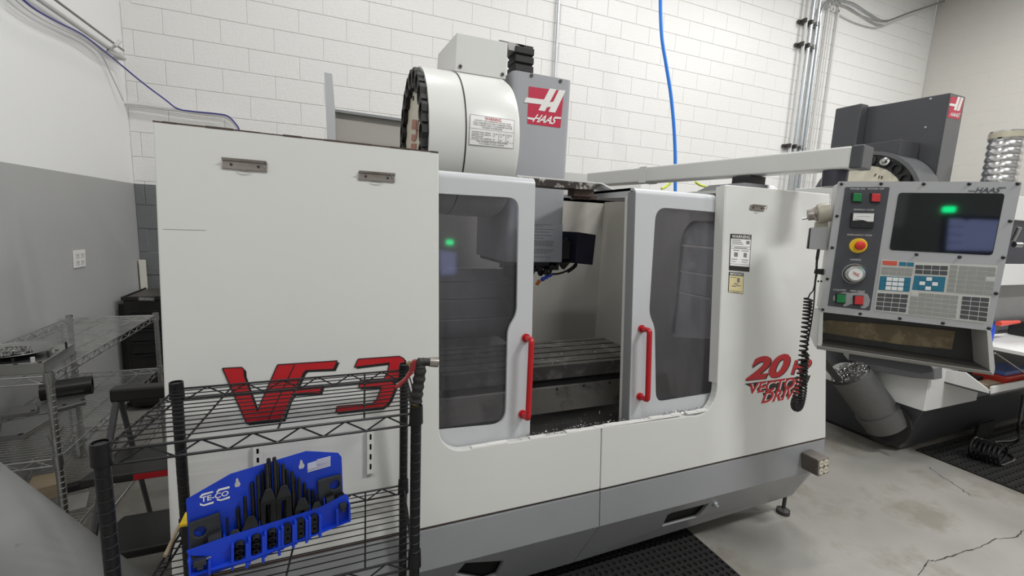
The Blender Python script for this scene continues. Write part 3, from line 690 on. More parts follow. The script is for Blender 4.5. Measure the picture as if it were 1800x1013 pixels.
flat_label(((1280, 513.5), (1306, 517), (1307.5, 480), (1281.5, 478)), 'IMPORTANT!', .17, 'decal_yellow', 'decal_black', M1, [(.08, .5, .73, .03), (.55, .72, .52, .22), (.35, .6, .42, .05), (.5, .8, .35, .04), (.2, .5, .30, .05), (.08, .92, .07, .03), (.3, .7, .02, .02)], .0)
# spring clips screwed to the panels
def clip(q, wire, parent):
    a, b, c, d = [F(*p, .001) for p in q]; P = lambda u, v, o=0: (a*(1-u)+b*u)*(1-v)+(d*(1-u)+c*u)*v+FN*o
    k = MB().prism([P(0, 0), P(1, 0), P(1, 1), P(0, 1)], FN*.004).build('clip', 'nickel', parent, bevel=.0015)
    MB().prism([P(0, .72, .004), P(1, .72, .004), P(1, .98, .016), P(0, .98, .016)], FN*.003).build('clip_jaw', 'nickel', k, bevel=.001)
    for u in (.2, .8): MB().cyl(P(u, .42, .004), P(u, .42, .0055), .004, n=10).build('clip_rivet', 'strut_dark', k)
    MB().tube(smooth_path([P(.92, .55, .006), P(1.06 if wire > 0 else .95, .35, .008), P(1.06 if wire > 0 else .9, .75, .012), P(.95, .95, .014)]), .0013, 6).build('clip_wire', 'chrome', k, smooth=True); MB().tube(smooth_path([P(.35, .0, .004), P(.42, -.16, .006), P(.58, -.16, .006), P(.65, .0, .004)]), .0012, 6).build('clip_wire', 'chrome', k, smooth=True)
clip(((390, 296), (470, 303), (470, 285), (391, 278)), 0, M1); clip(((629, 316), (694, 321), (694, 306), (630, 301)), 0, M1); clip(((1317.5, 369), (1342, 371.5), (1343, 362), (1319, 359.5)), 1, M1)
# slotted strips on the left panel
for q in (((443, 850), (467, 848), (464, 781), (442, 784)), ((642, 832), (659, 829), (659, 756), (642, 758))):
    a, b, c, d = [F(*p, .001) for p in q]; P = lambda u, v, o=0: (a*(1-u)+b*u)*(1-v)+(d*(1-u)+c*u)*v+FN*o
    hs = [[P(.42, .1+k*.235), P(.62, .1+k*.235), P(.62, .235+k*.235), P(.42, .235+k*.235)] for k in range(4)]
    st = MB().prism([P(.12, 0, .012), P(.88, 0, .012), P(.88, 1, .012), P(.12, 1, .012)], -FN*.0015, [[p+FN*.012 for p in h] for h in hs]).build('slotted_strip', 'machine_white', M1)
    MB().prism([P(.12, 0, 0), P(.12, 1, 0), P(.12, 1, .012), P(.12, 0, .012)], V(.0015, 0, 0)).prism([P(.86, 0, 0), P(.86, 1, 0), P(.86, 1, .012), P(.86, 0, .012)], V(.0015, 0, 0)).build('strip_flange', 'machine_white', st, kind='stuff')
    MB().prism([P(.2, .03, .001), P(.8, .03, .001), P(.8, .97, .001), P(.2, .97, .001)], FN*.001).build('slot_shade', 'dark_void', st)  # dark sheet paints the shade behind the slots
# four way outlet box on the skirt
ob = [oY(a, b, 1.335) for a, b in ((1436, 838), (1455, 831), (1456, 803), (1437, 809))]
oo = MB().hexa(ob, [p+V(-.0, .085, 0) for p in ob]).build('outlet_box', mat('box_steel', (.13, .115, .10), .6, .4, var=.35, scale=20), M1, bevel=.006)
MB().prism([p+V(0, -.004, 0) for p in ob], V(0, .004, 0)).build('outlet_plate', mat('plate_dirty', (.20, .19, .165), .5, .3), oo, bevel=.002)
for u in (.28, .72):
    for v in (.27, .73):
        p = (ob[0]*(1-u)+ob[1]*u)*(1-v)+(ob[3]*(1-u)+ob[2]*u)*v
        MB().cyl(p+V(0, -.004, 0), p+V(0, -.007, 0), .017, n=16).build('outlet_face', mat('outlet_tan', (.60, .55, .44), .5), oo)
        for dx in (-.006, .006): MB().box(p.x+dx-.0012, p.x+dx+.0012, p.y-.0078, p.y-.007, p.z-.003, p.z+.007).build('outlet_slot', 'dark_void', oo)
# ------------------------------------------------------------------ pendant arm
a0, a1 = V(2.165, 1.27, 0), V(1.83, 2.95, 0); ad = (a1-a0).normalized(); an = V(-ad.y, ad.x, 0)*.5
def beam(t0, t1, wd, z0, z1, name, m, par, bv=.008):
    p = a0+ad*t0; return MB().obox(p-an*wd+V(0, 0, z0), ad*(t1-t0), an*wd*2, V(0, 0, z1-z0)).build(name, m, par, bevel=bv)
arm = beam(.03, 1.70, .11, 1.903, 1.998, 'pendant_arm', 'machine_white', M1)
beam(-.015, .03, .114, 1.901, 2.0, 'arm_cap', mat('cap_dark', (.055, .057, .065), .35), arm, .006)
beam(1.14, 1.2, .118, 1.899, 2.002, 'arm_collar', 'machine_white', arm, .002)
pv = a0+ad*.50
MB().obox(pv+V(-.06, -.055, 1.845), V(.12, 0, 0), V(0, .11, 0), V(0, 0, .055)).build('arm_pivot', 'black_paint', arm, bevel=.004)
MB().hexa([V(1.84, 1.60, 1.81), V(2.12, 1.60, 1.812), V(2.14, 1.9, 1.81), V(1.84, 1.9, 1.81)], [V(1.90, 1.64, 1.85), V(2.10, 1.64, 1.85), V(2.10, 1.86, 1.85), V(1.90, 1.86, 1.85)]).build('pivot_mount', 'm2_mid', arm)
MB().box(1.80, 2.42, 1.56, 1.95, 1.795, 1.81).build('roof_panel', 'machine_white', M1)
MB().cyl(a0+ad*.10+V(0, 0, 1.83), a0+ad*.10+V(0, 0, 1.903), .05, n=24).build('pendant_swivel', mat('swivel_dark', (.03, .03, .045), .3), arm, smooth=True)
MB().tube([F(286, 403, .0005), F(318, 404, .0005), F(345, 404.5, .0005), F(361, 405, .0005)], .00035, 5).build('scratch', 'ink', M1)
# ------------------------------------------------------------------ control pendant
PU = V(math.sin(math.radians(139)), math.cos(math.radians(139)), 0); P0 = V(1.935, 1.203, 1.822)
_bl = oP(1441, 548, P0, V(-.755, -.656, 0)); PV = (_bl-P0); PV = PV-PU*PV.dot(PU); PV.normalize()
PN = PU.cross(PV).normalized()
if PN.dot(CAM-P0) < 0: PN = -PN
def PP(x, y, off=0.0): return oP(x, y, P0, PN)+PN*off
def K1(x, y, off=0.0): return PP(1400+x/4.5, 300+y/4.5, off)
def K2(x, y, off=0.0): return PP(1400+x/4.5, 440+y/4.5, off)
CP = thing('control_pendant', 'grey control pendant with dark screen and keypad hanging from the white arm', 'control panel', (2.1, 1.05, 1.15))
fc = [K1(330, 85), K1(1785, 88), K2(1542, 640), K2(187, 488)]
plate = MB().prism(rnd_poly(fc, .006, 3), -PN*.006).build('face_plate', 'pendant_grey', CP)
cen = sum(fc, V(0, 0, 0))/4
MB().prism([cen+(p-cen)*.985-PN*.006 for p in fc], -PN*.13).build('housing', 'pendant_side', CP, bevel=.006)
dk = MB().prism(rnd_poly([K1(385, 131), K1(738, 131), K2(582, 478), K2(246, 440)], .004, 3), PN*.0012).build('operator_strip', 'pendant_dark', plate)
scr = rnd_poly([K1(812, 178), K1(1643, 184), K1(1545, 668), K1(738, 626)], .012, 4)
c_ = sum(scr, V(0, 0, 0))/len(scr)
MB().prism([c_+(p-c_)*1.012 for p in scr], PN*.0012, [scr]).build('screen_bezel', 'black_paint', plate)
MB().prism([p+PN*.0003 for p in scr], PN*.0006).build('screen', 'screen_glass', plate)
def unit(): return (K1(900, 400)-K1(800, 397)).length/100      # metres per crop pixel
UPX = unit()
def face_text(s, x0, x1, y, h, m='key_white', fn=K1, dy=0.0, bold=0.0, shear=0.0):
    t = MB(); text_quad(t, s, [fn(x0, y, .0022), fn(x1, y+dy, .0022), fn(x1, y+dy-h, .0022), fn(x0, y-h, .0022)], shear, bold); t.build('lettering', m, plate)
for s, x0, x1, y, h, fn, dy in (('POWER ON', 426, 542, 151, 12, K1, 0), ('POWER OFF', 566, 694, 151, 12, K1, 0), ('SPINDLE LOAD', 452, 612, 315, 12, K1, 2), ('EMERGENCY STOP', 402, 597, 513, 12, K1, 7), ('HANDLE', 426, 510, 709, 12, K1, 3), ('CYCLE START', 290, 395, 318, 12, K2, 5), ('FEED HOLD', 425, 540, 327, 12, K2, 5)):
    face_text(s, x0, x1, y, h, fn=fn, dy=dy)
face_text('HAAS', 1408, 1618, 176, 42, 'pendant_dark', shear=.45, bold=.02)
MB().prism([K1(1358, 158, .001), K1(1412, 160, .001), K1(1410, 166, .001), K1(1358, 164, .001)], PN*.001).build('lettering', 'pendant_dark', plate)
MB().prism([K1(1600, 133, .001), K1(1658, 133, .001), K1(1655, 140, .001), K1(1598, 140, .001)], PN*.001).build('lettering', 'pendant_dark', plate)
for fn, x, y in [(K1, 357, 106), (K1, 670, 104), (K1, 1007, 106), (K1, 1366, 106), (K1, 1750, 104), (K1, 1690, 400), (K1, 1635, 688), (K2, 1578, 342), (K2, 1522, 618), (K2, 1158, 577), (K2, 818, 540), (K2, 505, 503), (K2, 208, 470), (K1, 245, 857), (K1, 283, 610), (K1, 320, 360), (K1, 950, 664), (K1, 1290, 684)]:
    p = fn(x, y); MB().lathe(p, PN, [(0, .0062), (.003, .0058), (.005, .003), (.005, 0)], 12).build('screw', 'black_paint', plate, smooth=True)
def button(fn, x, y, m, s=36):
    MB().prism([fn(x-s-8, y-s-4, .001), fn(x+s+4, y-s, .001), fn(x+s-2, y+s+6, .001), fn(x-s-10, y+s, .001)], PN*.006).build('button_frame', 'black_paint', plate, bevel=.001)
    MB().prism([fn(x-s+4, y-s+2, .007), fn(x+s-1, y-s+5, .007), fn(x+s-7, y+s-4, .007), fn(x-s-2, y+s-7, .007)], PN*.008).build('push_button', m, plate, bevel=.002)
button(K1, 478, 215, 'green_btn'); button(K1, 624, 217, 'red_btn')
wr_ = [K2(a, b, .0014) for a, b in ((292, 360), (335, 345), (372, 330), (420, 338), (470, 335), (520, 330), (565, 350), (583, 395), (570, 440), (540, 460), (512, 458), (500, 430), (430, 425), (400, 440), (372, 446), (372, 425), (310, 412), (288, 390))]
MB().prism(wr_, PN*.0005).build('worn_patch', mat('worn_grey', (.34, .34, .34), .5, .2, var=.15, scale=40), plate)
button(K2, 350, 381, 'green_btn'); button(K2, 490, 396, 'red_btn')
mt_ = MB().prism([K1(432, 332, .001), K1(614, 334, .001), K1(602, 458, .001), K1(420, 452, .001)], PN*.012).build('load_meter', 'black_paint', plate, bevel=.002)
MB().prism([K1(445, 338, .0132), K1(608, 341, .0132), K1(602, 405, .0132), K1(560, 405, .0132), K1(520, 392, .0132), K1(440, 396, .0132)], PN*.0004).build('meter_dial', 'plate_white', plate)
MB().tube([K1(470+k*9, 368-6*math.sin(k/12*math.pi), .0137) for k in range(13)], .0004, 5).build('meter_scale', 'ink', plate)
MB().tube([K1(452, 385, .014), K1(520, 395, .014)], .0005, 5).build('meter_needle', 'ink', plate)
MB().lathe(K1(522, 428, .013), PN, [(0, .003), (.001, .003), (.001, 0)], 10).build('meter_screw', 'strut_dark', plate)
e0 = K1(487, 594)
MB().lathe(e0, PN, [(0, .030), (.004, .030), (.006, .028), (.006, .0)], 28).build('stop_collar', 'yellow', plate, smooth=True).scale = (1, 1, 1)
MB().lathe(K1(492, 592, .004), PN, [(0, .013), (.008, .013), (.010, .016), (.022, .018), (.028, .0165), (.031, .011), (.032, 0)], 24).build('stop_button', 'estop_red', plate, smooth=True)
k0 = K1(455, 815)
MB().lathe(k0, PN, [(0, .041), (.004, .041), (.004, .039), (.024, .037), (.031, .032), (.032, .026), (.0305, .025), (.0305, 0)], 36).build('jog_wheel', 'chrome', plate, smooth=True)
MB().lathe(k0+PN*.0307, PN, [(0, .0245), (.0006, .0245), (.0006, 0)], 28).build('wheel_label', 'key_white', plate)
t = MB(); q = [K1(430, 815, .033), K1(478, 840, .033), K1(484, 812, .033), K1(436, 788, .033)]; text_quad(t, 'HAAS', q, .3, .01); t.build('wheel_print', 'decal_red', plate)
# keypad
kp = MB().prism([K2(a, b, .0004) for a, b in ((672, 72), (940, 94), (1592, 122), (1495, 578), (612, 478))], PN*.0012).build('keypad', 'keypad_base', CP)
def keys(q, nc, nr, m, gap=.09, skip=None, alt=None):
    tl, tr, br, bl_ = [V(a, b, 0) for a, b in q]
    for r in range(nr):
        for c in range(nc):
            if skip and (r, c) in skip: continue
            cs = []
            for u, v in ((c+gap/2, r+gap), (c+1-gap/2, r+gap), (c+1-gap/2, r+1-gap), (c+gap/2, r+1-gap)):
                u /= nc; v /= nr; p = (tl*(1-u)+tr*u)*(1-v)+(bl_*(1-u)+br*u)*v; cs.append(K2(p.x, p.y, .0014))
            MB().prism(cs, PN*.0014).build('key', (alt or {}).get((r, c), m), kp)
def pad(q, m): MB().prism([K2(a, b, .0015) for a, b in q], PN*.0004).build('key_field', m, kp)
keys(((678, 80), (800, 86), (794, 124), (678, 116)), 1, 1, 'key_red', .04)
keys(((810, 88), (932, 94), (928, 134), (806, 126)), 2, 1, 'key_teal', .10)
keys(((672, 128), (925, 140), (912, 208), (666, 192)), 4, 2, 'key_grey')
pad(((662, 204), (906, 217), (892, 330), (646, 313)), 'key_teal')
keys(((665, 206), (903, 219), (890, 328), (650, 312)), 5, 3, 'key_white', .10, alt={(r, c): 'key_teal' for r in range(3) for c in (0, 4)})
pad(((936, 112), (1200, 122), (1192, 204), (930, 188)), 'key_white')
keys(((938, 112), (1200, 122), (1192, 203), (932, 188)), 4, 2, 'key_dark', .07)
pad(((932, 200), (1180, 212), (1164, 331), (912, 313)), 'key_teal')
keys(((975, 206), (1125, 213), (1113, 324), (962, 314)), 3, 3, 'key_white', .12, alt={(0, 0): 'key_teal', (0, 2): 'key_teal', (1, 1): 'key_teal', (2, 0): 'key_teal', (2, 2): 'key_teal'})
keys(((1216, 113), (1278, 117), (1248, 336), (1182, 330)), 1, 6, 'key_grey', .10)
keys(((1286, 118), (1580, 135), (1552, 362), (1252, 338)), 4, 6, 'key_grey', .09, alt={(2, 3): 'key_light'})
pad(((638, 335), (886, 348), (864, 497), (618, 474)), 'key_white')
keys(((640, 335), (886, 348), (864, 496), (620, 473)), 4, 4, 'key_dark', .07)
keys(((905, 328), (1284, 358), (1260, 542), (880, 502)), 6, 5, 'key_grey', .10, alt={(0, 0): 'key_light'})
pad(((1310, 360), (1528, 374), (1502, 570), (1284, 542)), 'key_white')
keys(((1310, 361), (1527, 375), (1502, 569), (1285, 541)), 3, 5, 'key_dark', .07)
# storage pocket under the face
dp = .13
L0, L1 = K2(212, 492), K2(190, 760); R0, R1 = K2(1512, 640), K2(1562, 978)
pk = MB().prism(rnd_poly([K2(186, 490), K2(212, 492), K2(204, 745), K2(182, 770), K2(165, 755)], [0, 0, .006, .006, 0], 3), -PN*dp).build('pocket_side', 'pendant_side', CP)
MB().prism(rnd_poly([K2(1508, 640), K2(1542, 645), K2(1572, 940), K2(1560, 985), K2(1535, 985), K2(1530, 955)], [0, 0, .012, .012, 0, 0], 3), -PN*dp).build('pocket_side', 'pendant_side', CP)
MB().prism([K2(212, 495, -dp), K2(1512, 640, -dp), K2(1535, 960, -dp), K2(205, 745, -dp)], -PN*.004).build('pocket_back', 'cubby_dark', CP)
MB().prism([K2(208, 600, -dp+.003), K2(300, 595, -dp+.003), K2(900, 640, -dp+.003), K2(1372, 690, -dp+.003), K2(1340, 845, -dp+.003), K2(900, 800, -dp+.003), K2(600, 755, -dp+.003), K2(208, 690, -dp+.003)], PN*.003).build('pocket_liner', 'cubby_brown', CP)
MB().prism([K2(200, 745), K2(1535, 950), K2(1535, 950, -dp), K2(200, 745, -dp)], -PV*-.006).build('pocket_floor', 'cubby_dark', CP)
MB().prism([K2(165, 752, .002), K2(1540, 962, .002), K2(1560, 992, .002), K2(1150, 930, .002), K2(160, 782, .002)], -PN*.01).build('pocket_lip', 'worn_metal', CP, bevel=.002)
MB().prism([K2(425, 830, -.02), K2(1090, 938, -.02), K2(1090, 975, -.02), K2(1000, 990, -.02), K2(420, 880, -.02)], -PN*.10).build('pocket_bracket', 'm2_dark', CP)
MB().prism([K2(150, 460, -.004), K2(187, 488, -.004), K2(165, 770, -.004), K2(150, 770, -.004), K2(112, 690, -.004)], -PN*.01).build('side_flange', 'pendant_side', CP)
for yy in (245, 262): MB().cyl(K2(180+(yy-245)*1.4, 250, -.02), K2(180+(yy-245)*1.4, 250, -.026), .004, n=8).build('side_screw', 'strut_dark', CP)
# swivel collar on top
# ------------------------------------------------------------------ hand wheel hooked on the pendant's side
JP = P0-PU*.03-PN*.05
def JJ(x, y, off=0.0): return oP(x, y, JP, PN)+PN*off
JW = thing('remote_jog_handle', 'beige remote jog wheel with coiled black cord hooked on the pendant side', 'jog handle', JJ(1438, 440))
ax = (JJ(1420, 378)-JJ(1460, 372)).normalized()
jc = JJ(1462, 373); _c = [cen+(p-cen)*.985 for p in (fc[0], fc[3])]; _t = (jc-_c[0]).dot(PV)/(_c[1]-_c[0]).dot(PV); _e = _c[0].lerp(_c[1], _t)   # side of the housing at the wheel's height
jc = jc+PU*((_e-jc).dot(PU)-.012)
s_ = (JJ(1440, 375)-JJ(1450, 374)).length/10
MB().lathe(jc, ax, [(0, 0), (0, 20*s_), (17*s_, 21*s_), (20*s_, 20*s_), (24*s_, 13*s_), (24*s_, 0)], 28).build('wheel_body', 'beige_plastic', JW, smooth=True)
MB().lathe(jc+ax*23*s_, ax, [(0, 16*s_), (4*s_, 14*s_), (5*s_, 12.5*s_), (15*s_, 11.5*s_), (16*s_, 10*s_), (16*s_, 0)], 24).build('wheel_knob', 'nickel', JW, smooth=True)
MB().cyl(jc+ax*38*s_-PV*0+V(0, 0, -.012), jc+ax*48*s_+V(0, 0, -.012), 2.4*s_, n=10).build('crank_pin', 'chrome', JW, smooth=True)
q = [JJ(1434, 390), JJ(1456, 390), JJ(1456, 402), JJ(1432, 402)]; MB().prism(q, -PN*.03).build('wheel_neck', 'beige_plastic', JW, bevel=.002)
q = [JJ(1426, 400, .004), JJ(1456, 400, .004), JJ(1452, 440, .004), JJ(1422, 438, .004)]; MB().prism(q, -PN*.045).build('hanger_box', 'pendant_grey', JW, bevel=.002)
MB().prism([p+ax*.006-PN*.006 for p in (JJ(1427, 401), JJ(1431, 401), JJ(1427, 438), JJ(1422, 437))], -PN*.03).build('hanger_edge', 'black_paint', JW)
MB().tube(smooth_path([JJ(1439, 438), JJ(1436, 458), JJ(1435, 475), JJ(1432, 500), JJ(1429, 512)]), [.006]*6+[.0045]*6+[.003]*6+[.0025]*7, 8).build('strain_relief', 'black_rubber', JW, smooth=True)
MB().prism([JJ(1433, 473), JJ(1449, 473), JJ(1448, 484), JJ(1431, 481)], -PN*.012).build('cord_clamp', 'black_rubber', JW, bevel=.002)
def helix(path, r, rr, turns, n=10):
    path = smooth_path(path, 10); m = turns*n; pts = []
    for i in range(m+1):
        t = i/m*(len(path)-1); k = min(int(t), len(path)-2); p = path[k].lerp(path[k+1], t-k)
        a = (path[min(k+2, len(path)-1)]-path[max(k-1, 0)]).normalized(); u = PN-a*PN.dot(a); u.normalize(); w_ = a.cross(u); ph = 2*math.pi*i/n
        q = r(i/m) if callable(r) else r
        pts.append(p+(u*math.cos(ph)+w_*math.sin(ph))*q)
    return pts
cpth = [JJ(1421, 524), JJ(1418, 560), JJ(1413, 610), JJ(1408, 660), JJ(1400, 700), JJ(1396.5, 712), JJ(1400, 718), JJ(1406, 712), JJ(1411, 690), JJ(1413, 655), JJ(1416, 620)]
MB().tube(smooth_path([JJ(1429, 512), JJ(1424, 517), JJ(1421, 524)]), .0028, 8).build('cord_tail', 'black_rubber', JW, smooth=True)
MB().tube(helix(cpth, lambda t: .0145 if t < .45 else .0125, .0028, 62), .0046, 6).build('coil_cord', 'black_rubber', JW, smooth=True)
MB().tube(smooth_path([JJ(1416, 620), JJ(1424, 580), JJ(1430, 540), JJ(1433, 500), JJ(1436, 482)]), .0028, 8).build('cord_tail', 'black_rubber', JW, smooth=True)
# ------------------------------------------------------------------ second machine (dark) behind the pendant
X2 = 3.85
M2 = thing('dark_machining_center', 'dark grey machining center with white side panels standing behind the control pendant', 'machine', (4.9, 2.6, 0))
def sx(a, b, X=X2): return oX(a, b, X)
# base: floor corner, chamfered, dark
cb = oZ(1592, 822, .03); yb0 = 1.62
base_top = sx(1622, 722).z
MB().hexa([V(3.98, 1.78, .03), V(7.4, 1.78, .03), V(7.4, 4.5, .03), V(3.98, 4.5, .03)], [V(X2, yb0, base_top), V(7.5, yb0, base_top), V(7.5, 4.5, base_top), V(X2, 4.5, base_top)]).build('base', 'm2_dark', M2, bevel=.004)
MB().box(4.0, 7.3, 1.9, 3.95, 0, .03).build('base_foot', 'black_paint', M2)
# fork pocket on the front
fp = [oY(a, b, 1.69) for a, b in ((1708, 770), (1716, 746), (1746, 737), (1740, 758))]
MB().prism(fp, V(0, -.02, 0)).build('fork_pocket', 'dark_void', M2)
# white lower side panels, with seam
zt2 = .86; ch_ = .03
for y0, y1 in ((yb0-.005, 2.02), (2.026, 4.5)):
    MB().box(X2-.012, X2+.01, y0, y1, base_top+.0, zt2).build('side_panel', 'm2_white', M2, bevel=.003)
Xe = oY(1718, 697, yb0-.01).x; ze = oY(1718, 687, yb0-.01).z
MB().prism([V(X2, yb0-.01, base_top), V(Xe, yb0-.01, base_top), V(Xe, yb0-.01, ze), V(X2+.05, yb0-.01, zt2-.02), V(X2, yb0-.01, zt2)], V(0, .02, 0)).build('front_panel', 'm2_white', M2, bevel=.003)
MB().box(X2+.02, 7.45, yb0+.02, yb0+.05, base_top, .82).build('front_apron', 'm2_mid', M2)
# upper side enclosure: light sheet panels with folds
for z0, z1 in ((.87, 1.12), (1.13, 1.38), (1.39, 1.62), (1.63, 1.95)):
    MB().box(X2+.02, X2+.05, 1.72, 4.5, z0, z1).build('side_panel', 'm2_white', M2, bevel=.004)
MB().box(X2+.02, 7.4, 4.48, 4.52, .8, 1.95).build('rear_panel', 'm2_white', M2)
# front right of the pendant: white sill, door with window
fy = 1.62
MB().box(4.35, 7.4, fy, fy+.05, 1.30, 1.46).build('door_sill', 'm2_white', M2, bevel=.006)
MB().box(4.2, 7.4, fy+.03, fy+.06, 1.46, 1.80).build('door_window', 'navy_box', M2)
MB().box(4.2, 7.4, fy, fy+.05, 1.78, 1.95).build('door_header', 'm2_white', M2, bevel=.006)
MB().prism([V(4.2, fy+.02, .82), V(7.4, fy+.02, .82), V(7.4, fy+.10, 1.30), V(4.2, fy+.10, 1.30)], V(0, .02, 0)).build('door_panel', mat('m2_door', (.22, .22, .225), .3, .4, var=.15, scale=5), M2)
lv = oY(1783, 415, fy-.06)
MB().tube([lv+V(0, .06, -.05), lv+V(0, 0, -.03), lv+V(-.01, -.02, .06)], .012, 10).cyl(lv+V(.02, 0, -.06), lv+V(.06, -.02, -.06), .02, n=12).build('door_latch', 'chrome', M2, smooth=True, kind='stuff')
# work shelf and tool tray in front
sh_ = [oZ(a, b, .93) for a, b in ((1748, 590), (1806, 598), (1806, 616), (1742, 608))]
z_ = .93; x0_ = oZ(1745, 607, z_).x
MB().box(x0_-.04, 6.0, 1.14, 1.62, z_-.025, z_).build('work_shelf', 'm2_white', M2, bevel=.003)
tz = .62
ty0 = oZ(1742, 693, tz).y; tx0_ = oZ(1742, 693, tz).x
tr_ = MB().box(tx0_, 6.2, ty0, ty0+.012, tz-.0, tz+.05).build('tray_front', 'm2_white', M2, bevel=.002)
sidep = [oX(a, b, tx0_) for a, b in ((1643, 648), (1697, 655), (1741, 688), (1741, 694), (1650, 668), (1643, 663))]
MB().prism(sidep, V(.012, 0, 0)).build('tray_side', 'm2_white', M2, bevel=.001)
MB().box(tx0_, 6.2, ty0, yb0+.02, tz-.012, tz).build('tray_floor', 'm2_dark', M2)
MB().cyl(oX(1749, 621, tx0_+.05), oY(1812, 664, ty0), .006, n=8).build('tray_stay', 'chrome_dull', M2, smooth=True)
# column, head and carousel
xc = 4.6
ct = [oX(a, b, xc) for a, b in ((1671, 163), (1541, 186), (1504, 187), (1482, 192))]
zc0 = 1.75
prof = [V(xc, ct[0].y, zc0), V(xc, ct[3].y, zc0), V(xc, ct[3].y, ct[3].z), V(xc, ct[1].y, ct[1].z), V(xc, ct[0].y, ct[0].z)]
col2 = MB().prism(prof, V(.215, 0, 0)).build('column_cover', 'm2_dark', M2, bevel=.004)
MB().box(xc-.11, xc, 2.72, ct[3].y-.0, zc0, ct[3].z-.01).build('column_side_box', 'm2_dark', M2, bevel=.01)
MB().box(xc-.004, xc+.21, ct[0].y-.004, ct[0].y, zc0, ct[0].z-.005).build('column_front', 'm2_mid', M2)
for px in ((1636, 174), (1627, 224)):
    p = oX(*px, xc); MB().lathe(p, V(-1, 0, 0), [(0, .009), (.004, .008), (.006, 0)], 10).build('screw', 'galvanized', M2, smooth=True)
c5 = lambda l: [(1400+a/4.5, 130+b/4.5) for a, b in l]
emblem(lambda a, b: oY(a, b, ct[0].y-.005), M2, c5([(1222, 178), (1326, 192), (1288, 362), (1195, 345)]),
       [('h', c5([(1276, 180), (1296, 184), (1262, 290), (1242, 286)])), ('h', c5([(1302, 186), (1320, 190), (1286, 293), (1266, 290)])), ('h', c5([(1212, 232), (1262, 240), (1256, 260), (1206, 250)]))],
       c5([(1206, 332), (1284, 346), (1294, 312), (1220, 304)]), V(0, -.0006, 0))
MB().box(xc-.26, xc, 2.28, 2.62, 2.12, 2.42).build('changer_box', 'm2_dark', M2, bevel=.006)
# carousel disc faces the white machine
dx2 = 4.30; top2 = oX(1556, 264, dx2); cy2, R2 = 2.50, .44; cz2 = oX(1545, 264, dx2).z-R2
cc2 = V(dx2, cy2, cz2)
cr2 = MB().lathe(cc2, AX, [(.0, R2-.03), (.0, R2), (.28, R2), (.28, .05)], 48).build('carousel_cover', 'm2_mid', M2, smooth=True)
MB().lathe(cc2, AX, [(.01, 0), (.01, R2-.035)], 48).build('carousel_backing', 'black_paint', cr2)
MB().lathe(cc2, AX, [(.004, 0), (.004, R2*.72), (.02, R2*.72)], 40).build('carousel_disc', 'cream', cr2, smooth=True)
for k in range(20):
    a = 2*math.pi*k/20+.1; d = V(0, math.cos(a), math.sin(a)); c = cc2+d*R2*.82
    MB().lathe(c, V(-1, 0, 0), [(-.02, .040), (.012, .040), (.012, .033), (-.02, .030)], 14).build('tool_pocket', 'black_gloss' if k % 5 else 'strut_dark', cr2, smooth=True)
    if k == 6: MB().lathe(c+V(.01, 0, 0), V(-1, -.3, .2), [(-.03, .02), (.02, .034), (.035, .034), (.04, .02), (.07, .012), (.07, 0)], 14).build('tool_holder', 'chrome', cr2, smooth=True)
for k, q in enumerate((((1539, 305), (1541, 306), (1537, 311), (1536, 310)), ((1545, 309), (1547, 308), (1545, 314), (1543, 314)), ((1549, 310), (1552, 309), (1550, 315), (1548, 315)))):
    MB().prism([oX(a, b, dx2-.002) for a, b in q], V(-.001, 0, 0)).build('disc_mark', 'ink', cr2)
# white trim behind the right panel of the first machine
MB().box(X2-.25, X2+.02, 1.9, 2.6, 1.82, 1.99).build('roof_box', 'm2_white', M2, bevel=.004)
# chip auger tube, hood and chips
e0_, e1_ = sx(1556, 742), oX(1492, 655, 3.62)
axd = (e1_-e0_).normalized()
au = MB().lathe(e0_-axd*.02, axd, [(0, .145), (.13, .145), (.13, .135), ((e1_-e0_).length*.92, .135), ((e1_-e0_).length*1.0, .132)], 28).build('auger_tube', 'auger_grey', M2, smooth=True)
MB().lathe(e0_-V(.0, 0, 0), V(-1, 0, 0), [(0, .17), (.015, .17), (.015, .14)], 28).build('tube_flange', 'black_rubber', au, smooth=True)
MB().lathe(e1_-axd*.02, axd, [(0, .132), (.28, .15), (.45, .16)], 16, u=V(0, 1, .2), a0=-1.7, a1=2.0).build('discharge_hood', mat('hood_inner', (.06, .06, .062), .4, .3), au, smooth=True)
chp = MB(); um = axd.orthogonal().normalized(); wm = axd.cross(um)
MB().lathe(e1_-axd*.03, axd, [(0, .130), (.02, .12), (.045, .07), (.055, .0)], 20).build('chip_bed', 'strut_dark', au)
for k in range(1500):
    r = .125*math.sqrt(random.random()); a = random.uniform(0, 6.283); p = e1_+(um*math.cos(a)+wm*math.sin(a))*r+axd*(.05*(1-(r/.13)**2)-.012+random.uniform(0, .02)); s = random.uniform(.003, .009)
    chp.add([p+V(random.uniform(-s, s), random.uniform(-s, s), random.uniform(-s, s)) for _ in range(3)], [(0, 1, 2)])
chp.build('metal_chips', 'chip', au, kind='stuff')
MB().prism([oX(a, b, 3.75) for a, b in ((1494, 622), (1642, 648), (1642, 668), (1600, 664), (1500, 646))], V(.10, 0, 0)).build('conveyor_duct', 'm2_mid', M2, bevel=.004)
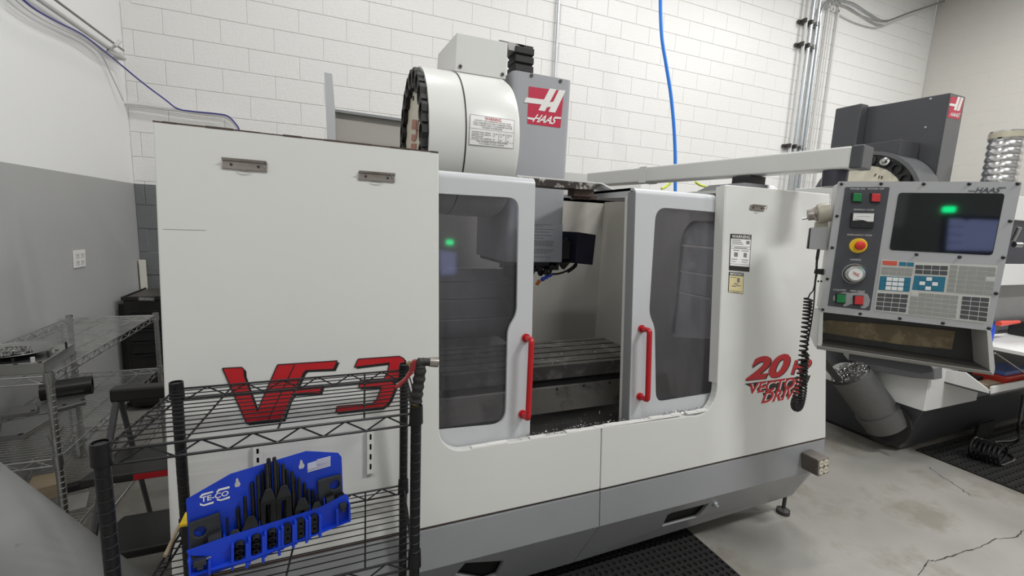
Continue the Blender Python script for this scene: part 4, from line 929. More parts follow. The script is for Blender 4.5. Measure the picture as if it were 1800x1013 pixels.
# flexible duct on its roof
dp_ = oY(1755, 318, 1.80); rad = 25.5*(dp_-CAM).dot(AF)/FPX*.92
prf = []; z = -.12
while z < .30:
    prf += [(z, rad*.93), (z+.015, rad), (z+.03, rad)]; z += .05
prf += [(.31, rad*.93), (.36, rad*.97)]
DU = thing('flexible_duct', 'ribbed shiny aluminium duct rising above the dark machine', 'duct', (dp_.x, dp_.y, 1.95))
MB().lathe(V(dp_.x, dp_.y, dp_.z), V(.0, 0, 1), [(1.95-dp_.z, rad*.93)]+[p for p in prf if p[0] > 1.96-dp_.z], 28).build('duct_sleeve', 'flex_duct', DU, smooth=True)
MB().lathe(V(dp_.x, dp_.y, dp_.z), V(.0, 0, 1), [(.30, rad*1.0), (.35, rad*1.0), (.35, rad*.9)], 28).build('duct_band', mat('tape_tan', (.50, .47, .36), .4, .4), DU, smooth=True)
MB().box(dp_.x-rad-.05, dp_.x+rad+.05, dp_.y-.17, dp_.y+rad+.1, 1.93, 1.95).build('roof_sheet', 'm2_white', M2)
# loose items on the shelf and in the tray
def item(mb, name, m, label, cat, **k): return solo(mb, name, m, label, cat, **k)
b0 = oZ(1752, 602, .93)
bt = thing('spray_bottle', 'small blue bottle standing on the white work shelf', 'bottle', (b0.x, b0.y+.05, .93))
MB().lathe(V(b0.x, b0.y+.05, .93), V(0, 0, 1), [(0, 0), (0, .03), (.10, .03), (.12, .02), (.12, 0)], 16).build('bottle_body', 'blue_item', bt, smooth=True)
MB().lathe(V(b0.x, b0.y+.05, 1.05), V(0, 0, 1), [(0, .018), (.022, .016), (.022, 0)], 14).build('bottle_cap', 'blue_item', bt, smooth=True)
bk = MB(); bk.lathe(V(b0.x+.10, b0.y+.10, .93), V(0, 0, 1), [(0, 0), (0, .035), (.13, .035), (.14, .02), (.17, .018), (.17, 0)], 16); item(bk, 'black_can', 'black_gloss', 'black can beside the blue bottle on the white shelf', 'can', smooth=True)
pp = MB(); pp.box(b0.x+.05, b0.x+.5, 1.17, 1.34, .93, .935); item(pp, 'paper_sheet', 'paper', 'white paper sheets lying on the work shelf of the dark machine', 'paper')
bin_ = MB(); bin_.box(4.75, 6.0, 1.36, 1.60, .93, 1.04); item(bin_, 'parts_bin', 'cabinet_black', 'long black parts bin at the back of the work shelf', 'bin', bevel=.01)
dr0 = oY(1760, 547, 1.48); 
sd = MB().tube([V(dr0.x, 1.48, 1.06), V(dr0.x+.05, 1.48, 1.06), V(dr0.x+.12, 1.48, 1.06), V(dr0.x+.28, 1.48, 1.06)], [.016, .02, .017, .012], 12); item(sd, 'orange_handle_tool', 'red_item', 'orange handled hand tool lying on the black parts bin', 'hand tool', smooth=True)
tzz = tz+.001
rc = MB().box(tx0_+.30, tx0_+.75, ty0+.04, ty0+.22, tzz, tzz+.07); item(rc, 'red_case', 'red_item', 'red plastic tool case lying in the white edged tray', 'case', bevel=.008)
bc = MB().box(tx0_+.32, tx0_+.65, ty0+.06, ty0+.2, tzz+.072, tzz+.10); item(bc, 'blue_notebook', mat('blue_cover', (.10, .16, .42), .5), 'blue notebook lying on top of the red case', 'notebook', bevel=.002)
tw = MB().box(tx0_+.08, tx0_+.26, ty0+.05, ty0+.12, tzz, tzz+.035); item(tw, 'wood_block', 'wood', 'small brown wooden block in the tray beside the red case', 'block', bevel=.003)
bg = MB().box(tx0_+.06, tx0_+.24, ty0+.135, ty0+.222, tzz, tzz+.05); item(bg, 'black_box', 'cabinet_black', 'small black box behind the wooden block in the tray', 'box', bevel=.004)
# ------------------------------------------------------------------ conduits, hoses and wall fittings
def conduit(pts, r, m, label, group=None, name='wall_conduit'):
    mb = MB().tube(pts, r, 10); return solo(mb, name, m, label, 'conduit', group, smooth=True)
yw = YW-.03
def W(x, y, o=.03): return oY(x, y, YW-o)
c0 = W(979, 65)
conduit([V(c0.x, yw, 2.0), V(c0.x, yw, ZC)], .014, 'galvanized', 'single thin metal conduit running up the block wall behind the grey head cover', name='wall_conduit')
# bundle of four on struts plus three to the right
for k, (x, r, m) in enumerate(((1399, .022, 'painted_conduit'), (1408, .028, 'galvanized'), (1418, .022, 'galvanized'))):
    p = W(x+8, 130, .07); p2 = W(x-12, 258, .07); X = (p.x+p2.x)/2
    conduit([V(X, YW-.07, .3), V(X, YW-.07, ZC)], r, m, ('painted conduit, outermost of the strut-mounted bundle on the block wall', 'thick grey conduit in the middle of the strut-mounted bundle', 'shiny conduit beside the thick one in the strut-mounted bundle')[k])
px_ = W(1416+12, 60, .07).x
pts = [V(px_+.137, YW-.07, .3), V(px_+.137, YW-.07, W(1436, 45, .07).z)] + [W(a, b, .07) for a, b in ((1442, 25), (1450, 8), (1462, -2), (1480, 2), (1500, 8), (1520, 21), (1545, 36), (1560, 38))]
pts2 = smooth_path(pts[1:], 5)
conduit([pts[0]]+pts2, .022, 'galvanized', 'bent conduit leaving the strut-mounted bundle and sweeping right along the wall')
conduit(smooth_path([W(1462, 4, .12), W(1480, 10, .12), W(1510, 27, .12), W(1540, 37, .12), W(1560, 37, .12), W(1600, 22, .10), W(1650, 5, .08), W(1690, -12, .06)]), .014, 'chrome_dull', 'thin sagging pipe with hangers high on the block wall')
for k, (xa, xb) in enumerate(((1457, 1424), (1466, 1431), (1474, 1442))):
    pa, pb = W(xa, 10), W(xb, 260); X = (pa.x+pb.x)/2
    conduit([V(X, yw, .3), V(X, yw, ZC)], (.016, .009, .016)[k], ('painted_conduit', 'painted_conduit', 'painted_conduit')[k], ('painted conduit nearest the strut bundle in the loose group of three', 'thinnest painted conduit in the middle of the loose group of three', 'painted conduit of the loose group of three, next to the dark column')[k])
for z_px, nm in ((37, 'upper'), (78, 'middle'), (256, 'lower')):
    dxp = (37-z_px)*.125
    p = W(1406+dxp, z_px, .03); p2 = W(1442+dxp, z_px+6, .03)
    st = thing('strut_channel', {'upper': 'dark strut channel clamping the conduit bundle, topmost of three', 'middle': 'dark strut channel clamping the conduit bundle, middle of three', 'lower': 'dark strut channel clamping the conduit bundle just above the white arm'}[nm], 'bracket', (p.x, YW, p.z))
    MB().box(p.x-.02, p2.x+.03, YW-.03, YW-.002, p.z-.02, p.z+.02).build('channel', 'strut_dark', st, bevel=.003)
    for q in range(3): MB().box(p.x+.02+q*.12, p.x+.05+q*.12, YW-.105, YW-.03, p.z-.03, p.z+.025).build('strap', 'strut_dark' if q < 2 else 'chrome_dull', st, bevel=.004)
# blue hose hanging in front of the wall
hp_ = [oY(a, b, 3.9) for a, b in ((1161, -30), (1161, 0), (1161.5, 30), (1164, 70), (1172, 120), (1179, 165), (1184, 215), (1186.5, 260), (1187, 300), (1187, 330), (1187, 370))]
solo(MB().tube(smooth_path(hp_, 5), .018, 10), 'air_hose', 'hose_blue', 'bright blue air hose hanging down behind the white pendant arm', 'hose', smooth=True)
for k, (a, b) in enumerate((((1163, 332), (1178, 322)), ((1222, 320), (1240, 328)))):
    solo(MB().tube(smooth_path([oY(*a, 3.95), (oY(*a, 3.95)+oY(*b, 3.95))/2+V(0, 0, -.01), oY(*b, 3.95)]), .014, 8), 'yellow_hose', mat('hose_yellow', (.62, .72, .06), .45), ('short yellow green hose beside the blue hose under the arm', 'yellow green hose passing behind the pivot of the arm')[k], 'hose', smooth=True)
# left wall: rail, cables and back wall pipe
XLo = XL+.05
def WL(x, y, o=.05): return oX(x, y, XL+o)
ra, rb_ = WL(62, -6), WL(218, 103); rz = (ra.z+rb_.z)/2
rl = thing('wall_rail', 'white rail fixed along the top of the left wall with a hooked end', 'rail', (XL, rb_.y, rb_.z))
dr_ = (rb_-ra).normalized()
MB().tube([ra-dr_*2.0, rb_], .016, 8).build('rail', 'painted_conduit', rl, smooth=True)
MB().tube([ra-dr_*2.0+V(.0, 0, .07), rb_+V(0, 0, .06)], .008, 8).build('rail_edge', 'worn_metal', rl, smooth=True)
MB().tube([rb_, WL(190, 90, .05), WL(203, 80, .10), WL(211, 72, .12)], .012, 8).build('rail_hook', 'painted_conduit', rl, smooth=True)
MB().box(XL, XL+.05, rb_.y-.05, rb_.y-.01, rb_.z-.02, rb_.z+.03).build('rail_bracket', 'painted_conduit', rl)
bp_ = [W(218, 181, .05), W(250, 184, .05), W(300, 192, .05), W(350, 199, .05), W(385, 203, .05), W(400, 207, .05), W(412, 217, .05), W(420, 232, .05), W(424, 260, .05)]
conduit(smooth_path(bp_, 4), .016, 'plate_white', 'white pipe crossing the wall corner and bending down behind the white panel', name='corner_pipe')
solo(MB().tube(smooth_path([WL(30, -10, .09), WL(60, 15, .09), WL(100, 38, .09), WL(145, 61, .09), WL(187, 93, .09), W(215, 116, .25), W(250, 145, .15), W(290, 175, .1), W(312, 191, .07), W(340, 196, .07), W(380, 200, .07), W(400, 204, .07), W(413, 216, .07), W(421, 230, .07), W(425, 262, .07)], 5), .006, 6), 'blue_cable', 'cable_blue', 'thin dark blue cable draped from the wall rail to the white pipe', 'cable', smooth=True)
solo(MB().tube(smooth_path([WL(18, -8, .03), WL(60, 25, .03), WL(110, 52, .03), WL(150, 72, .03), WL(178, 97, .03), WL(195, 130, .03), WL(217, 178, .04)], 5), .004, 6), 'white_cable', 'painted_conduit', 'thin white cable clipped to the left wall below the rail', 'cable', smooth=True)
op = [oX(a, b, XL+.001) for a, b in ((129, 472), (149, 468.5), (148, 439), (127.5, 441))]
ol = thing('wall_outlet', 'white four socket outlet plate on the grey left wall', 'outlet', op[0])
MB().prism(op, V(.006, 0, 0)).build('cover_plate', 'plate_white', ol, bevel=.002)
for u in (.3, .7):
    for v in (.3, .7):
        p = (op[0]*(1-u)+op[1]*u)*(1-v)+(op[3]*(1-u)+op[2]*u)*v; h = (op[3]-op[0]).length*.13; w2 = (op[1]-op[0]).length*.14
        MB().box(p.x+.006, p.x+.008, p.y-w2, p.y+w2, p.z-h, p.z+h).build('socket', mat('socket_white', (.62, .61, .58), .45), ol, bevel=.003)
        for s in (-1, 1): MB().box(p.x+.008, p.x+.0085, p.y+s*w2*.45-.002, p.y+s*w2*.45+.002, p.z-h*.1, p.z+h*.55).build('socket_slot', 'ink_grey', ol)
# ------------------------------------------------------------------ rubber mats
def mat_mesh(x0, x1, y0, y1, cell, r, h, ang=0, org=None):
    mb = MB(); nx, ny = int((x1-x0)/cell), int((y1-y0)/cell)
    oct_ = [(math.cos(a)*r, math.sin(a)*r) for a in [math.pi/8+k*math.pi/4 for k in range(8)]]
    for i in range(nx):
        for j in range(ny):
            cx, cy = x0+(i+.5)*cell, y0+(j+.5)*cell; s = cell/2; k = len(mb.v)
            sq = [(s, s), (0, s), (-s, s), (-s, 0), (-s, -s), (0, -s), (s, -s), (s, 0)]
            o8 = [(math.cos(a)*r, math.sin(a)*r) for a in [math.pi/4+q*math.pi/4 for q in range(8)]]
            mb.v += [V(cx+a, cy+b, h) for a, b in sq]+[V(cx+a, cy+b, h) for a, b in o8]+[V(cx+a*.8, cy+b*.8, .001) for a, b in o8]
            for q in range(8):
                e = (q+1) % 8; mb.f.append((k+q, k+e, k+8+e, k+8+q)); mb.f.append((k+8+q, k+8+e, k+16+e, k+16+q))
    for a, b, c, d in ((x0, y0, x1, y0), (x1, y0, x1, y1), (x1, y1, x0, y1), (x0, y1, x0, y0)):
        X1, Y1 = x0+nx*cell, y0+ny*cell
        mb.poly([V(min(a, X1), min(b, Y1), 0), V(min(c, X1), min(d, Y1), 0), V(min(c, X1), min(d, Y1), h), V(min(a, X1), min(b, Y1), h)])
    return mb
mx1 = oZ(1258, 922, .012)
mm = mat_mesh(.26, 1.77, .55, 1.64, .034, .0125, .012)
mm.box(.262, 1.76, .552, 1.62, .0005, .0018)  # added dark sheet stands in for dirt and shade in the holes
rm = solo(mm, 'rubber_mat', 'black_rubber', 'black rubber drainage mat with round holes in front of the white machine', 'mat')
m2_ = mat_mesh(4.15, 6.4, .45, 1.75, .05, .019, .013)
m2_.box(4.152, 6.39, .452, 1.74, .0005, .0018)  # same added dark sheet, dirt and shade at the hole bottoms
solo(m2_, 'rubber_mat', 'black_rubber', 'black rubber mat with holes in front of the dark machine', 'mat')
# coiled air hose on the right mat
hr = .072; c0, c1 = oZ(1704, 800, .023), oZ(1762, 818, .023); ha = (c1-c0).normalized(); hs_ = V(-ha.y, ha.x, 0); cl = []
for k in range(113):
    t = k/112; a = t*7*2*math.pi-1.57; cl.append(c0.lerp(c1, t)+hs_*(math.cos(a)*hr)+V(0, 0, hr+math.sin(a)*hr)+ha*(.02*math.cos(a)))
cl += smooth_path([cl[-1], oZ(1782, 806, .024), oZ(1752, 788, .024), oZ(1748, 778, .024), oZ(1772, 776, .024), oZ(1791, 774, .03), oY(1790, 758, 1.40), oY(1796, 718, 1.41), oY(1799, 694, 1.42)], 6)[1:]
for p in cl: p.z = max(p.z, .0225)
solo(MB().tube(cl, .009, 6), 'coiled_hose', 'black_gloss', 'black coiled air hose lying on the mat by the dark machine', 'hose', smooth=True)
# ------------------------------------------------------------------ wire shelving
def wire_shelf(root, fl_, fr, br, bl, z, wm, wires_along, spacing, rw=.0016, rr=.0032, drop=.03, name='shelf', nz=12):
    c = [Vector((p[0], p[1], z)) for p in (fl_, fr, br, bl)]
    fm = MB()
    for i in range(4):
        a, b = c[i], c[(i+1) % 4]; fm.tube([a, b], rr, 6); dn = V(0, 0, -drop); fm.tube([a+dn, b+dn], rr, 6)
        n = max(4, int((b-a).length/.055)); n += n % 2
        fm.tube([a.lerp(b, (k+.5)/(n+1))+(V(0, 0, 0) if k % 2 else dn) for k in range(n+1)], rr*.75, 5)
    sh = fm.build(name, wm, root, smooth=True)
    dk_ = MB()
    if wires_along == 'front': A, B, Cc, D = c[0], c[1], c[2], c[3]      # wires run from left to right
    else: A, B, Cc, D = c[1], c[2], c[3], c[0]
    # wires parallel to A->B, stepped from A toward D
    n = int((D-A).length/spacing)
    for k in range(1, n): t = k/n; dk_.tube([A.lerp(D, t)+V(0, 0, rr), B.lerp(Cc, t)+V(0, 0, rr)], rw, 5, caps=False)
    for t in ((.22, .5, .80) if wires_along == 'front' else (.33, .66)): dk_.tube([A.lerp(B, t)+V(0, 0, -rr*.2), D.lerp(Cc, t)+V(0, 0, -rr*.2)], rr*.8, 6)
    dk_.build('wire_deck', wm, sh, kind='stuff', smooth=True)
    return sh
def post(root, x, y, z1, r, m, zs, cm, grooves=True):
    pr_ = [(0, r*1.3), (.02, r*1.3), (.02, r)]
    z = .05
    while grooves and z < z1-.03: pr_ += [(z, r), (z+.001, r*.90), (z+.003, r*.90), (z+.004, r)]; z += .0254
    pr_ += [(z1-.004, r), (z1, r*.8), (z1, 0)]
    p = MB().lathe(V(x, y, 0), V(0, 0, 1), pr_, 14).build('post', m, root, smooth=True)
    for zz in zs: MB().lathe(V(x, y, zz-.036), V(0, 0, 1), [(0, r), (0, r*1.32), (.046, r*1.22), (.046, r)], 16).build('collar', cm, p, smooth=True)
# black rack in front of the machine
BR = thing('wire_rack', 'black wire shelving rack standing in front of the white machine', 'shelf', (-.11, 1.22, 0))
f0, f1, b1, b0 = (-.428, 1.06), (.193, 1.06), (.214, 1.395), (-.392, 1.395)
for z in (1.118, .715, .25): wire_shelf(BR, f0, f1, b1, b0, z, 'rack_black', 'front', .0245)
for p in (f0, f1, b1, b0): post(BR, p[0], p[1], 1.135, .0135, 'rack_black', (1.128, .725, .26), 'rack_black')
# chrome rack along the left wall
CR = thing('chrome_wire_rack', 'chrome wire shelving rack along the grey left wall', 'shelf', (-1.27, 2.85, 0))
g0, g1, g2, g3 = (-1.485, 2.27), (-1.055, 2.27), (-1.055, 3.46), (-1.485, 3.46)
for z in (.915, .56, .20): wire_shelf(CR, g0, g1, g2, g3, z, 'chrome_dull', 'front', .0245, rw=.0016)
for p in (g0, g1, g2, g3): post(CR, p[0], p[1], .925, .0135, 'chrome_dull', (.922, .567, .207), 'chrome_dull')
# ------------------------------------------------------------------ clamping kit in its blue holder
KZ = .756
KA, KB = oZ(335, 1010, KZ), oZ(613, 920, KZ); KU = (KB-KA).normalized(); KL = (KB-KA).length
KN = V(KU.y, -KU.x, 0); KN = KN if KN.dot(CAM-KA) > 0 else -KN
KT = (V(0, 0, 1)-KN*.16).normalized()                     # leaning back
KM = KU.cross(KT).normalized(); KM = KM if KM.dot(KN) > 0 else -KM
def kf(x, y, off): return oP(x, y, KA+KM*off, KM)          # pixel onto a plane parallel to the holder
HB = thing('clamp_kit_holder', 'blue plastic clamping kit holder leaning on the black rack', 'tool holder', KA+V(.15, .05, 0))
bko = [kf(a, b, -.062) for a, b in ((327, 878), (405, 833), (538, 793), (594, 796), (600, 803), (603, 880), (606, 905), (420, 965), (333, 985))]
kh1 = [kf(a, b, -.062) for a, b in ((414, 857), (412, 852), (414, 848), (415, 841), (418, 840), (420, 846), (423, 850), (421, 855))]
kh2 = [kf(a+112.5, b-32, -.062) for a, b in ((414, 857), (412, 852), (414, 848), (415, 841), (418, 840), (420, 846), (423, 850), (421, 855))]
MB().prism(bko, KM*.003, [kh1, kh2]).build('back_plate', 'blue_plastic', HB)
def kslab(px, off, th, name, m='blue_plastic', par=None, bv=.0012): return MB().prism([kf(a, b, off) for a, b in px], KM*th).build(name, m, par or HB, bevel=bv)
# tray floors and walls
fr_ = [(333, 1012), (334, 995), (352, 991), (371, 985), (371, 977), (331, 976), (328, 968), (399, 943), (560, 893), (608, 868), (612, 873), (614, 915), (560, 936), (440, 985), (380, 1006), (352, 1016)]
MB().prism([kf(a, b, -.024) for a, b in fr_], KM*.003).build('tray_wall', 'blue_plastic', HB)
WT = [kf(a, b, -.024) for a, b in ((328, 971), (399, 943), (560, 893), (611, 869))]      # top edge of the tray wall
def shelf_t(u, dp=.026):                                   # height of the pocket floor along the holder
    P = [((p-KA).dot(KU), (p-KA).dot(KT)) for p in WT]
    for i in range(3):
        if u <= P[i+1][0] or i == 2: return P[i][1]+(P[i+1][1]-P[i][1])*(u-P[i][0])/(P[i+1][0]-P[i][0])-dp
def drop(p): return p+KT*(shelf_t((p-KA).dot(KU))-(p-KA).dot(KT))
MB().prism([p-KT*.026 for p in WT]+[p-KT*.026-KM*.036 for p in reversed(WT)], -KT*.003).build('tray_shelf', 'blue_plastic', HB)
FB = [kf(a, b, -.002) for a, b in ((334, 1013), (440, 986), (560, 938), (614, 916))]
MB().prism(FB+[p-KM*.06 for p in reversed(FB)], -KT*.003).build('tray_floor', 'blue_plastic', HB)
for x0, x1, y0, o0 in ((392.5, 395.5, 934, -.058), (455.2, 456.6, 914, -.0355), (543.4, 544.4, 887, -.0355), (567, 568.6, 874, -.043)):
    a, b = kf(x0, y0, o0), kf(x1, y0-1, o0); MB().prism([a, b, drop(b), drop(a)], KM*(-.024-o0)).build('divider', 'blue_plastic', HB)
cols = [(421, 953, 995, 19, 3), (450, 941, 985, 18, 3), (478, 931, 973, 18, 3), (505, 921, 960, 13, 2), (528, 912, 951, 13, 2), (552, 905, 942, 12, 2)]
for (x, y0, y1, w_, n) in cols:
    for s in (-1, 1):
        xx = x+s*(w_/2+3); kslab(((xx-2.5, y0-s*1.5), (xx+2.5, y0-s*1.5-1.5), (xx+2.5, y1-s*1.5-1), (xx-2.5, y1-s*1.5+1)), -.021, .019, 'slot_wall')
kslab(((333, 1012), (337, 1011), (336, 978), (331, 980)), -.021, .02, 'slot_wall'); kslab(((366, 1004), (371, 1003), (371, 980), (366, 982)), -.021, .02, 'slot_wall')
kslab(((589, 921), (593, 919), (592, 892), (588, 894)), -.021, .02, 'slot_wall'); kslab(((610, 914), (614, 912), (613, 880), (610, 882)), -.021, .02, 'slot_wall')
# print
ktx = MB(); text_quad(ktx, 'TE-CO', [kf(353, 884, -.0582), kf(401.5, 871, -.0582), kf(402, 862, -.0582), kf(353, 874.5, -.0582)], 0, .02); ktx.build('holder_print', 'decal_white', HB)
for q in (((351, 873), (355, 868.5), (374.5, 863.5), (374.5, 866), (357, 871.5), (351, 876)), ((380.5, 864.5), (384, 860), (403.5, 855), (403.5, 858.5), (386, 863), (380.5, 868)), ((351.5, 885), (358, 887.5), (375.5, 881.5), (375.5, 885), (358.5, 890), (351.5, 888.5)), ((381, 876.5), (388, 878.5), (404, 872.5), (404, 876), (388, 881), (381, 880))):
    MB().prism([kf(a, b, -.0582) for a, b in q], KM*.0004).build('holder_print', 'decal_white', HB)
MB().prism([kf(a, b, -.0582) for a, b in ((540.5, 815), (556.5, 810), (556.5, 819.5), (540.5, 824))], KM*.0004).build('holder_flag', mat('flag_pale', (.55, .58, .75), .5), HB)
for k in range(7):
    x0 = 556.8 if k < 4 else 540.5; y = 803.5+k*2.75+4.6*(581-556.8)/24*0
    ya = 808.8+(k*2.62)-(x0-556.8)*.31; yb_ = 802.3+k*2.62
    MB().prism([kf(x0, ya+1.2, -.0582), kf(581, yb_+1.2, -.0582), kf(581, yb_-.3, -.0582), kf(x0, ya-.3, -.0582)], KM*.0004).build('holder_flag', 'decal_white', HB)
# contents
def kpiece(mb, name, m, label, cat, group=None, **k): return solo(mb, name, m, label, cat, group, **k)
studs = [(399, 911, 938, 5), (418, 893, 935, 8), (430, 873, 925, 8), (443, 849, 892, 8.5), (453, 836, 880, 8.5), (461, 829, 872, 8), (468.5, 816, 870, 9), (472, 806, 850, 9), (482, 804, 850, 8.5), (487, 814, 868, 9), (497, 816, 860, 8), (503.5, 825, 868, 8), (513, 829, 872, 7.5), (517, 838, 876, 7.5), (525, 841, 880, 7.5), (535, 849, 885, 7), (542, 860, 890, 6.5), (549, 861, 886, 6), (556, 868, 884, 5)]
for k, (x, y0, y1, w_) in enumerate(studs):
    of = -.0525 if k % 2 else -.0415
    p1 = kf(x, y0, of); p0 = drop(p1); r = (kf(x+w_/2, y0, of)-kf(x-w_/2, y0, of)).length/2*.9
    d = (p1-p0); L_ = d.length; pf = [(0, 0), (0, r*.95)]
    q = 0
    while q < L_*.35: pf += [(q+.001, r), (q+.002, r*.9)]; q += .003
    q = L_*.6
    while q < L_-.004: pf += [(q, r), (q+.0012, r*.9)]; q += .003
    pf += [(L_-.002, r*.9), (L_, r*.7), (L_, 0)]
    kpiece(MB().lathe(p0, d, pf, 12), 'threaded_stud', 'black_oxide', ('short black threaded stud in the kit holder, towards the lettering' if k < 3 else 'tall black threaded stud in the kit holder, on the lettering side of the peak' if k < 8 else 'tall black threaded stud in the kit holder, on the flag side of the peak' if k < 13 else 'short black threaded stud in the kit holder, towards the flag'), 'stud', 'studs in the clamping kit', smooth=True)
def clampbar(xl, xr, yt, ysh, yb, of, th, slot, tl=.30):
    sl = -.30
    f = lambda x, y: kf(x, y+(x-xl)*sl, of)
    w_ = xr-xl
    prof = [drop(f(xl, ysh)), drop(f(xr, ysh)), f(xr, ysh), f(xl, ysh)]
    g = lambda x, y, o: kf(x, y+(x-xl)*sl, of+o)
    holes = [[f(xl+w_*.36, ysh+(yb-ysh)*.12), f(xl+w_*.66, ysh+(yb-ysh)*.12), f(xl+w_*.66, ysh+(yb-ysh)*.82), f(xl+w_*.36, ysh+(yb-ysh)*.82)]] if slot else []
    m_ = MB().prism(prof, KM*th, holes)
    a, b = g(xl, ysh, 0)+KM*th, g(xr, ysh, 0)+KM*th; c, d = f(xr-w_*.27, yt), f(xl+w_*.33, yt)
    m_.add([f(xl, ysh), f(xr, ysh), c, d, a, b, c+KM*.002, d+KM*.002], [(0, 1, 2, 3), (4, 5, 6, 7), (0, 4, 7, 3), (1, 5, 6, 2), (2, 3, 7, 6), (0, 1, 5, 4)])
    return m_
for k, (a, lab) in enumerate((((457, 484, 864, 883, 930, -.0355, .0112, True), 'long slotted black strap clamp of the holder pair, towards the lettering'), ((484.5, 511, 858, 876, 921, -.0355, .0112, True), 'long slotted black strap clamp of the holder pair, towards the flag'), ((425, 455, 912, 931, 945, -.0355, .0112, False), 'medium black strap clamp beside the long pair in the holder, towards the lettering'), ((517, 543, 880, 897, 912, -.0355, .0112, True), 'medium black strap clamp beside the long pair in the holder, towards the flag'), ((399, 425, 935, 948, 956, -.0355, .0112, False), 'short black strap clamp in the holder below the lettering'), ((546, 566, 885, 896, 903, -.0355, .0112, False), 'short black strap clamp in the holder below the flag'))):
    kpiece(clampbar(*a), 'strap_clamp', 'black_oxide', lab, 'clamp', 'long strap clamps in the kit' if k < 2 else None, bevel=.0012)
def stepblock(px, hole, of, th, lab, cat='step block'):
    P = [kf(a, b, of) for a, b in px]; P = [drop(P[1]), P[1], P[2], P[3], drop(P[3])]; hc = kf(hole[0], hole[1], of); hr = hole[2]*(kf(hole[0]+1, hole[1], of)-hc).length
    a_ = (P[1]-P[0]).normalized(); hl = [hc+(KU*math.cos(t*math.pi/8)+KT*math.sin(t*math.pi/8))*hr for t in range(16)]
    return kpiece(MB().prism(P, KM*th, [hl]), 'step_block', 'step_block', lab, cat, bevel=.002)
stepblock(((333, 955), (332, 918), (386, 899), (389, 935), (389, 943)), (352, 932, 10.5), -.056, .012, 'large grey step block with a round hole in the holder below the lettering')
stepblock(((560, 862), (557, 843), (598, 832), (600, 856), (599, 858)), (587, 850, 8.5), -.056, .012, 'large grey step block with a round hole in the holder below the flag')
def rib_block(px, of, th, lab):
    a, b, c, d = [kf(*p, of) for p in px]; a, b = drop(d), drop(c); mb = MB(); n = 7
    pr_ = []
    for k in range(n): t = k/n; pr_ += [d.lerp(c, t)+KT*.002, d.lerp(c, t+.5/n)-KT*.001]
    mb.prism([a, b, c]+list(reversed(pr_)), KM*th)
    return kpiece(mb, 'serrated_block', 'step_block', lab, 'step block')
rib_block(((364, 957), (391, 949), (389, 929), (366, 938)), -.0435, .0185, 'small serrated grey block in front of the large block below the lettering')
rib_block(((570, 882), (587, 877), (585, 866), (571.5, 871)), -.0435, .0185, 'small serrated grey block in front of the large block below the flag')
rib_block(((336, 966), (358, 959), (357, 955), (337, 962)), -.0435, .0185, 'flat grey block lying in the left pocket under the lettering of the holder')
rib_block(((590, 874), (604, 869), (603, 865), (591, 869)), -.0435, .0185, 'flat grey block lying in the end pocket under the flag of the holder')
for ci, (x, y0, y1, w_, n) in enumerate(cols):
    for k in range(n):
        ya, yb_ = y0+(y1-(10 if n == 3 else 6)-y0)*k/n, y0+(y1-(10 if n == 3 else 6)-y0)*(k+1)/n-.6
        c = kf(x, (ya+yb_)/2, -.010); hw = (kf(x+w_/2, ya, -.01)-kf(x-w_/2, ya, -.01)).length/2*(.94 if n == 3 else .80); hh = (kf(x, yb_, -.01)-kf(x, ya, -.01)).length/2*.97
        mb = MB()
        if n == 3:
            mb.lathe(c-KM*.011, KM, [(0, 0), (0, hw), (.006, hw), (.008, hw*.85), (.016, hw*.75), (.018, hw*.6), (.018, hw*.4), (.012, hw*.38)], 12)
            mb.v = [p+KT*((p-c).dot(KT)*(min(1, hh/hw)-1))+KM*.0006 for p in mb.v]
            kpiece(mb, 'flange_nut', 'black_oxide', 'black flange nut in the front slots of the blue holder', 'nut', 'flange nuts in the kit', smooth=True)
        else:
            h8 = [c+(KU*math.cos(t*math.pi/6)+KT*math.sin(t*math.pi/6))*hw*.42 for t in range(12)]
            mb.prism([c-KU*hw-KT*hh-KM*.01, c+KU*hw-KT*hh-KM*.01, c+KU*hw+KT*hh-KM*.01, c-KU*hw+KT*hh-KM*.01], KM*.018, [[p-KM*.01 for p in h8]])
            kpiece(mb, 'tee_nut', 'black_oxide', 'black square tee nut in the front slots of the blue holder', 'nut', 'tee nuts in the kit', bevel=.001)
for (px, lab) in ((((340.5, 994), (363, 987), (363, 978), (340, 985)), 'dark tee slot block in the end slot under the lettering of the holder'), (((596, 893), (607.5, 888.5), (607.5, 881), (595.5, 885)), 'dark tee slot block in the end slot under the flag of the holder')):
    a, b, c, d = [kf(*p, -.0205) for p in px]
    kpiece(MB().prism([a, b, c, d], KM*.016).prism([a.lerp(b, .25)-KT*.010, a.lerp(b, .75)-KT*.010, a.lerp(b, .75), a.lerp(b, .25)], KM*.014), 'tee_block', 'step_block', lab, 'block', bevel=.001)
# yellow and black box and a wooden stick beside the holder
yz = .722
yp = oZ(322, 975, yz)
yb2 = thing('yellow_lid_box', 'small black box with a yellow lid beside the blue holder', 'box', (yp.x, yp.y+.06, yz))
MB().box(yp.x-.012, yp.x+.05, yp.y+.035, yp.y+.085, yz, yz+.055).build('box_body', 'cabinet_black', yb2, bevel=.003)
MB().box(yp.x-.014, yp.x+.052, yp.y+.033, yp.y+.087, yz+.055, yz+.064).build('box_lid', 'yellow', yb2, bevel=.002)
s0, s1 = oZ(290, 978, yz+.004), oZ(317, 934, yz+.004)
solo(MB().tube([s0, s1+V(0, 0, .02)], .005, 8), 'wooden_stick', 'wood', 'thin wooden stick lying beside the yellow lid box', 'stick', smooth=True)
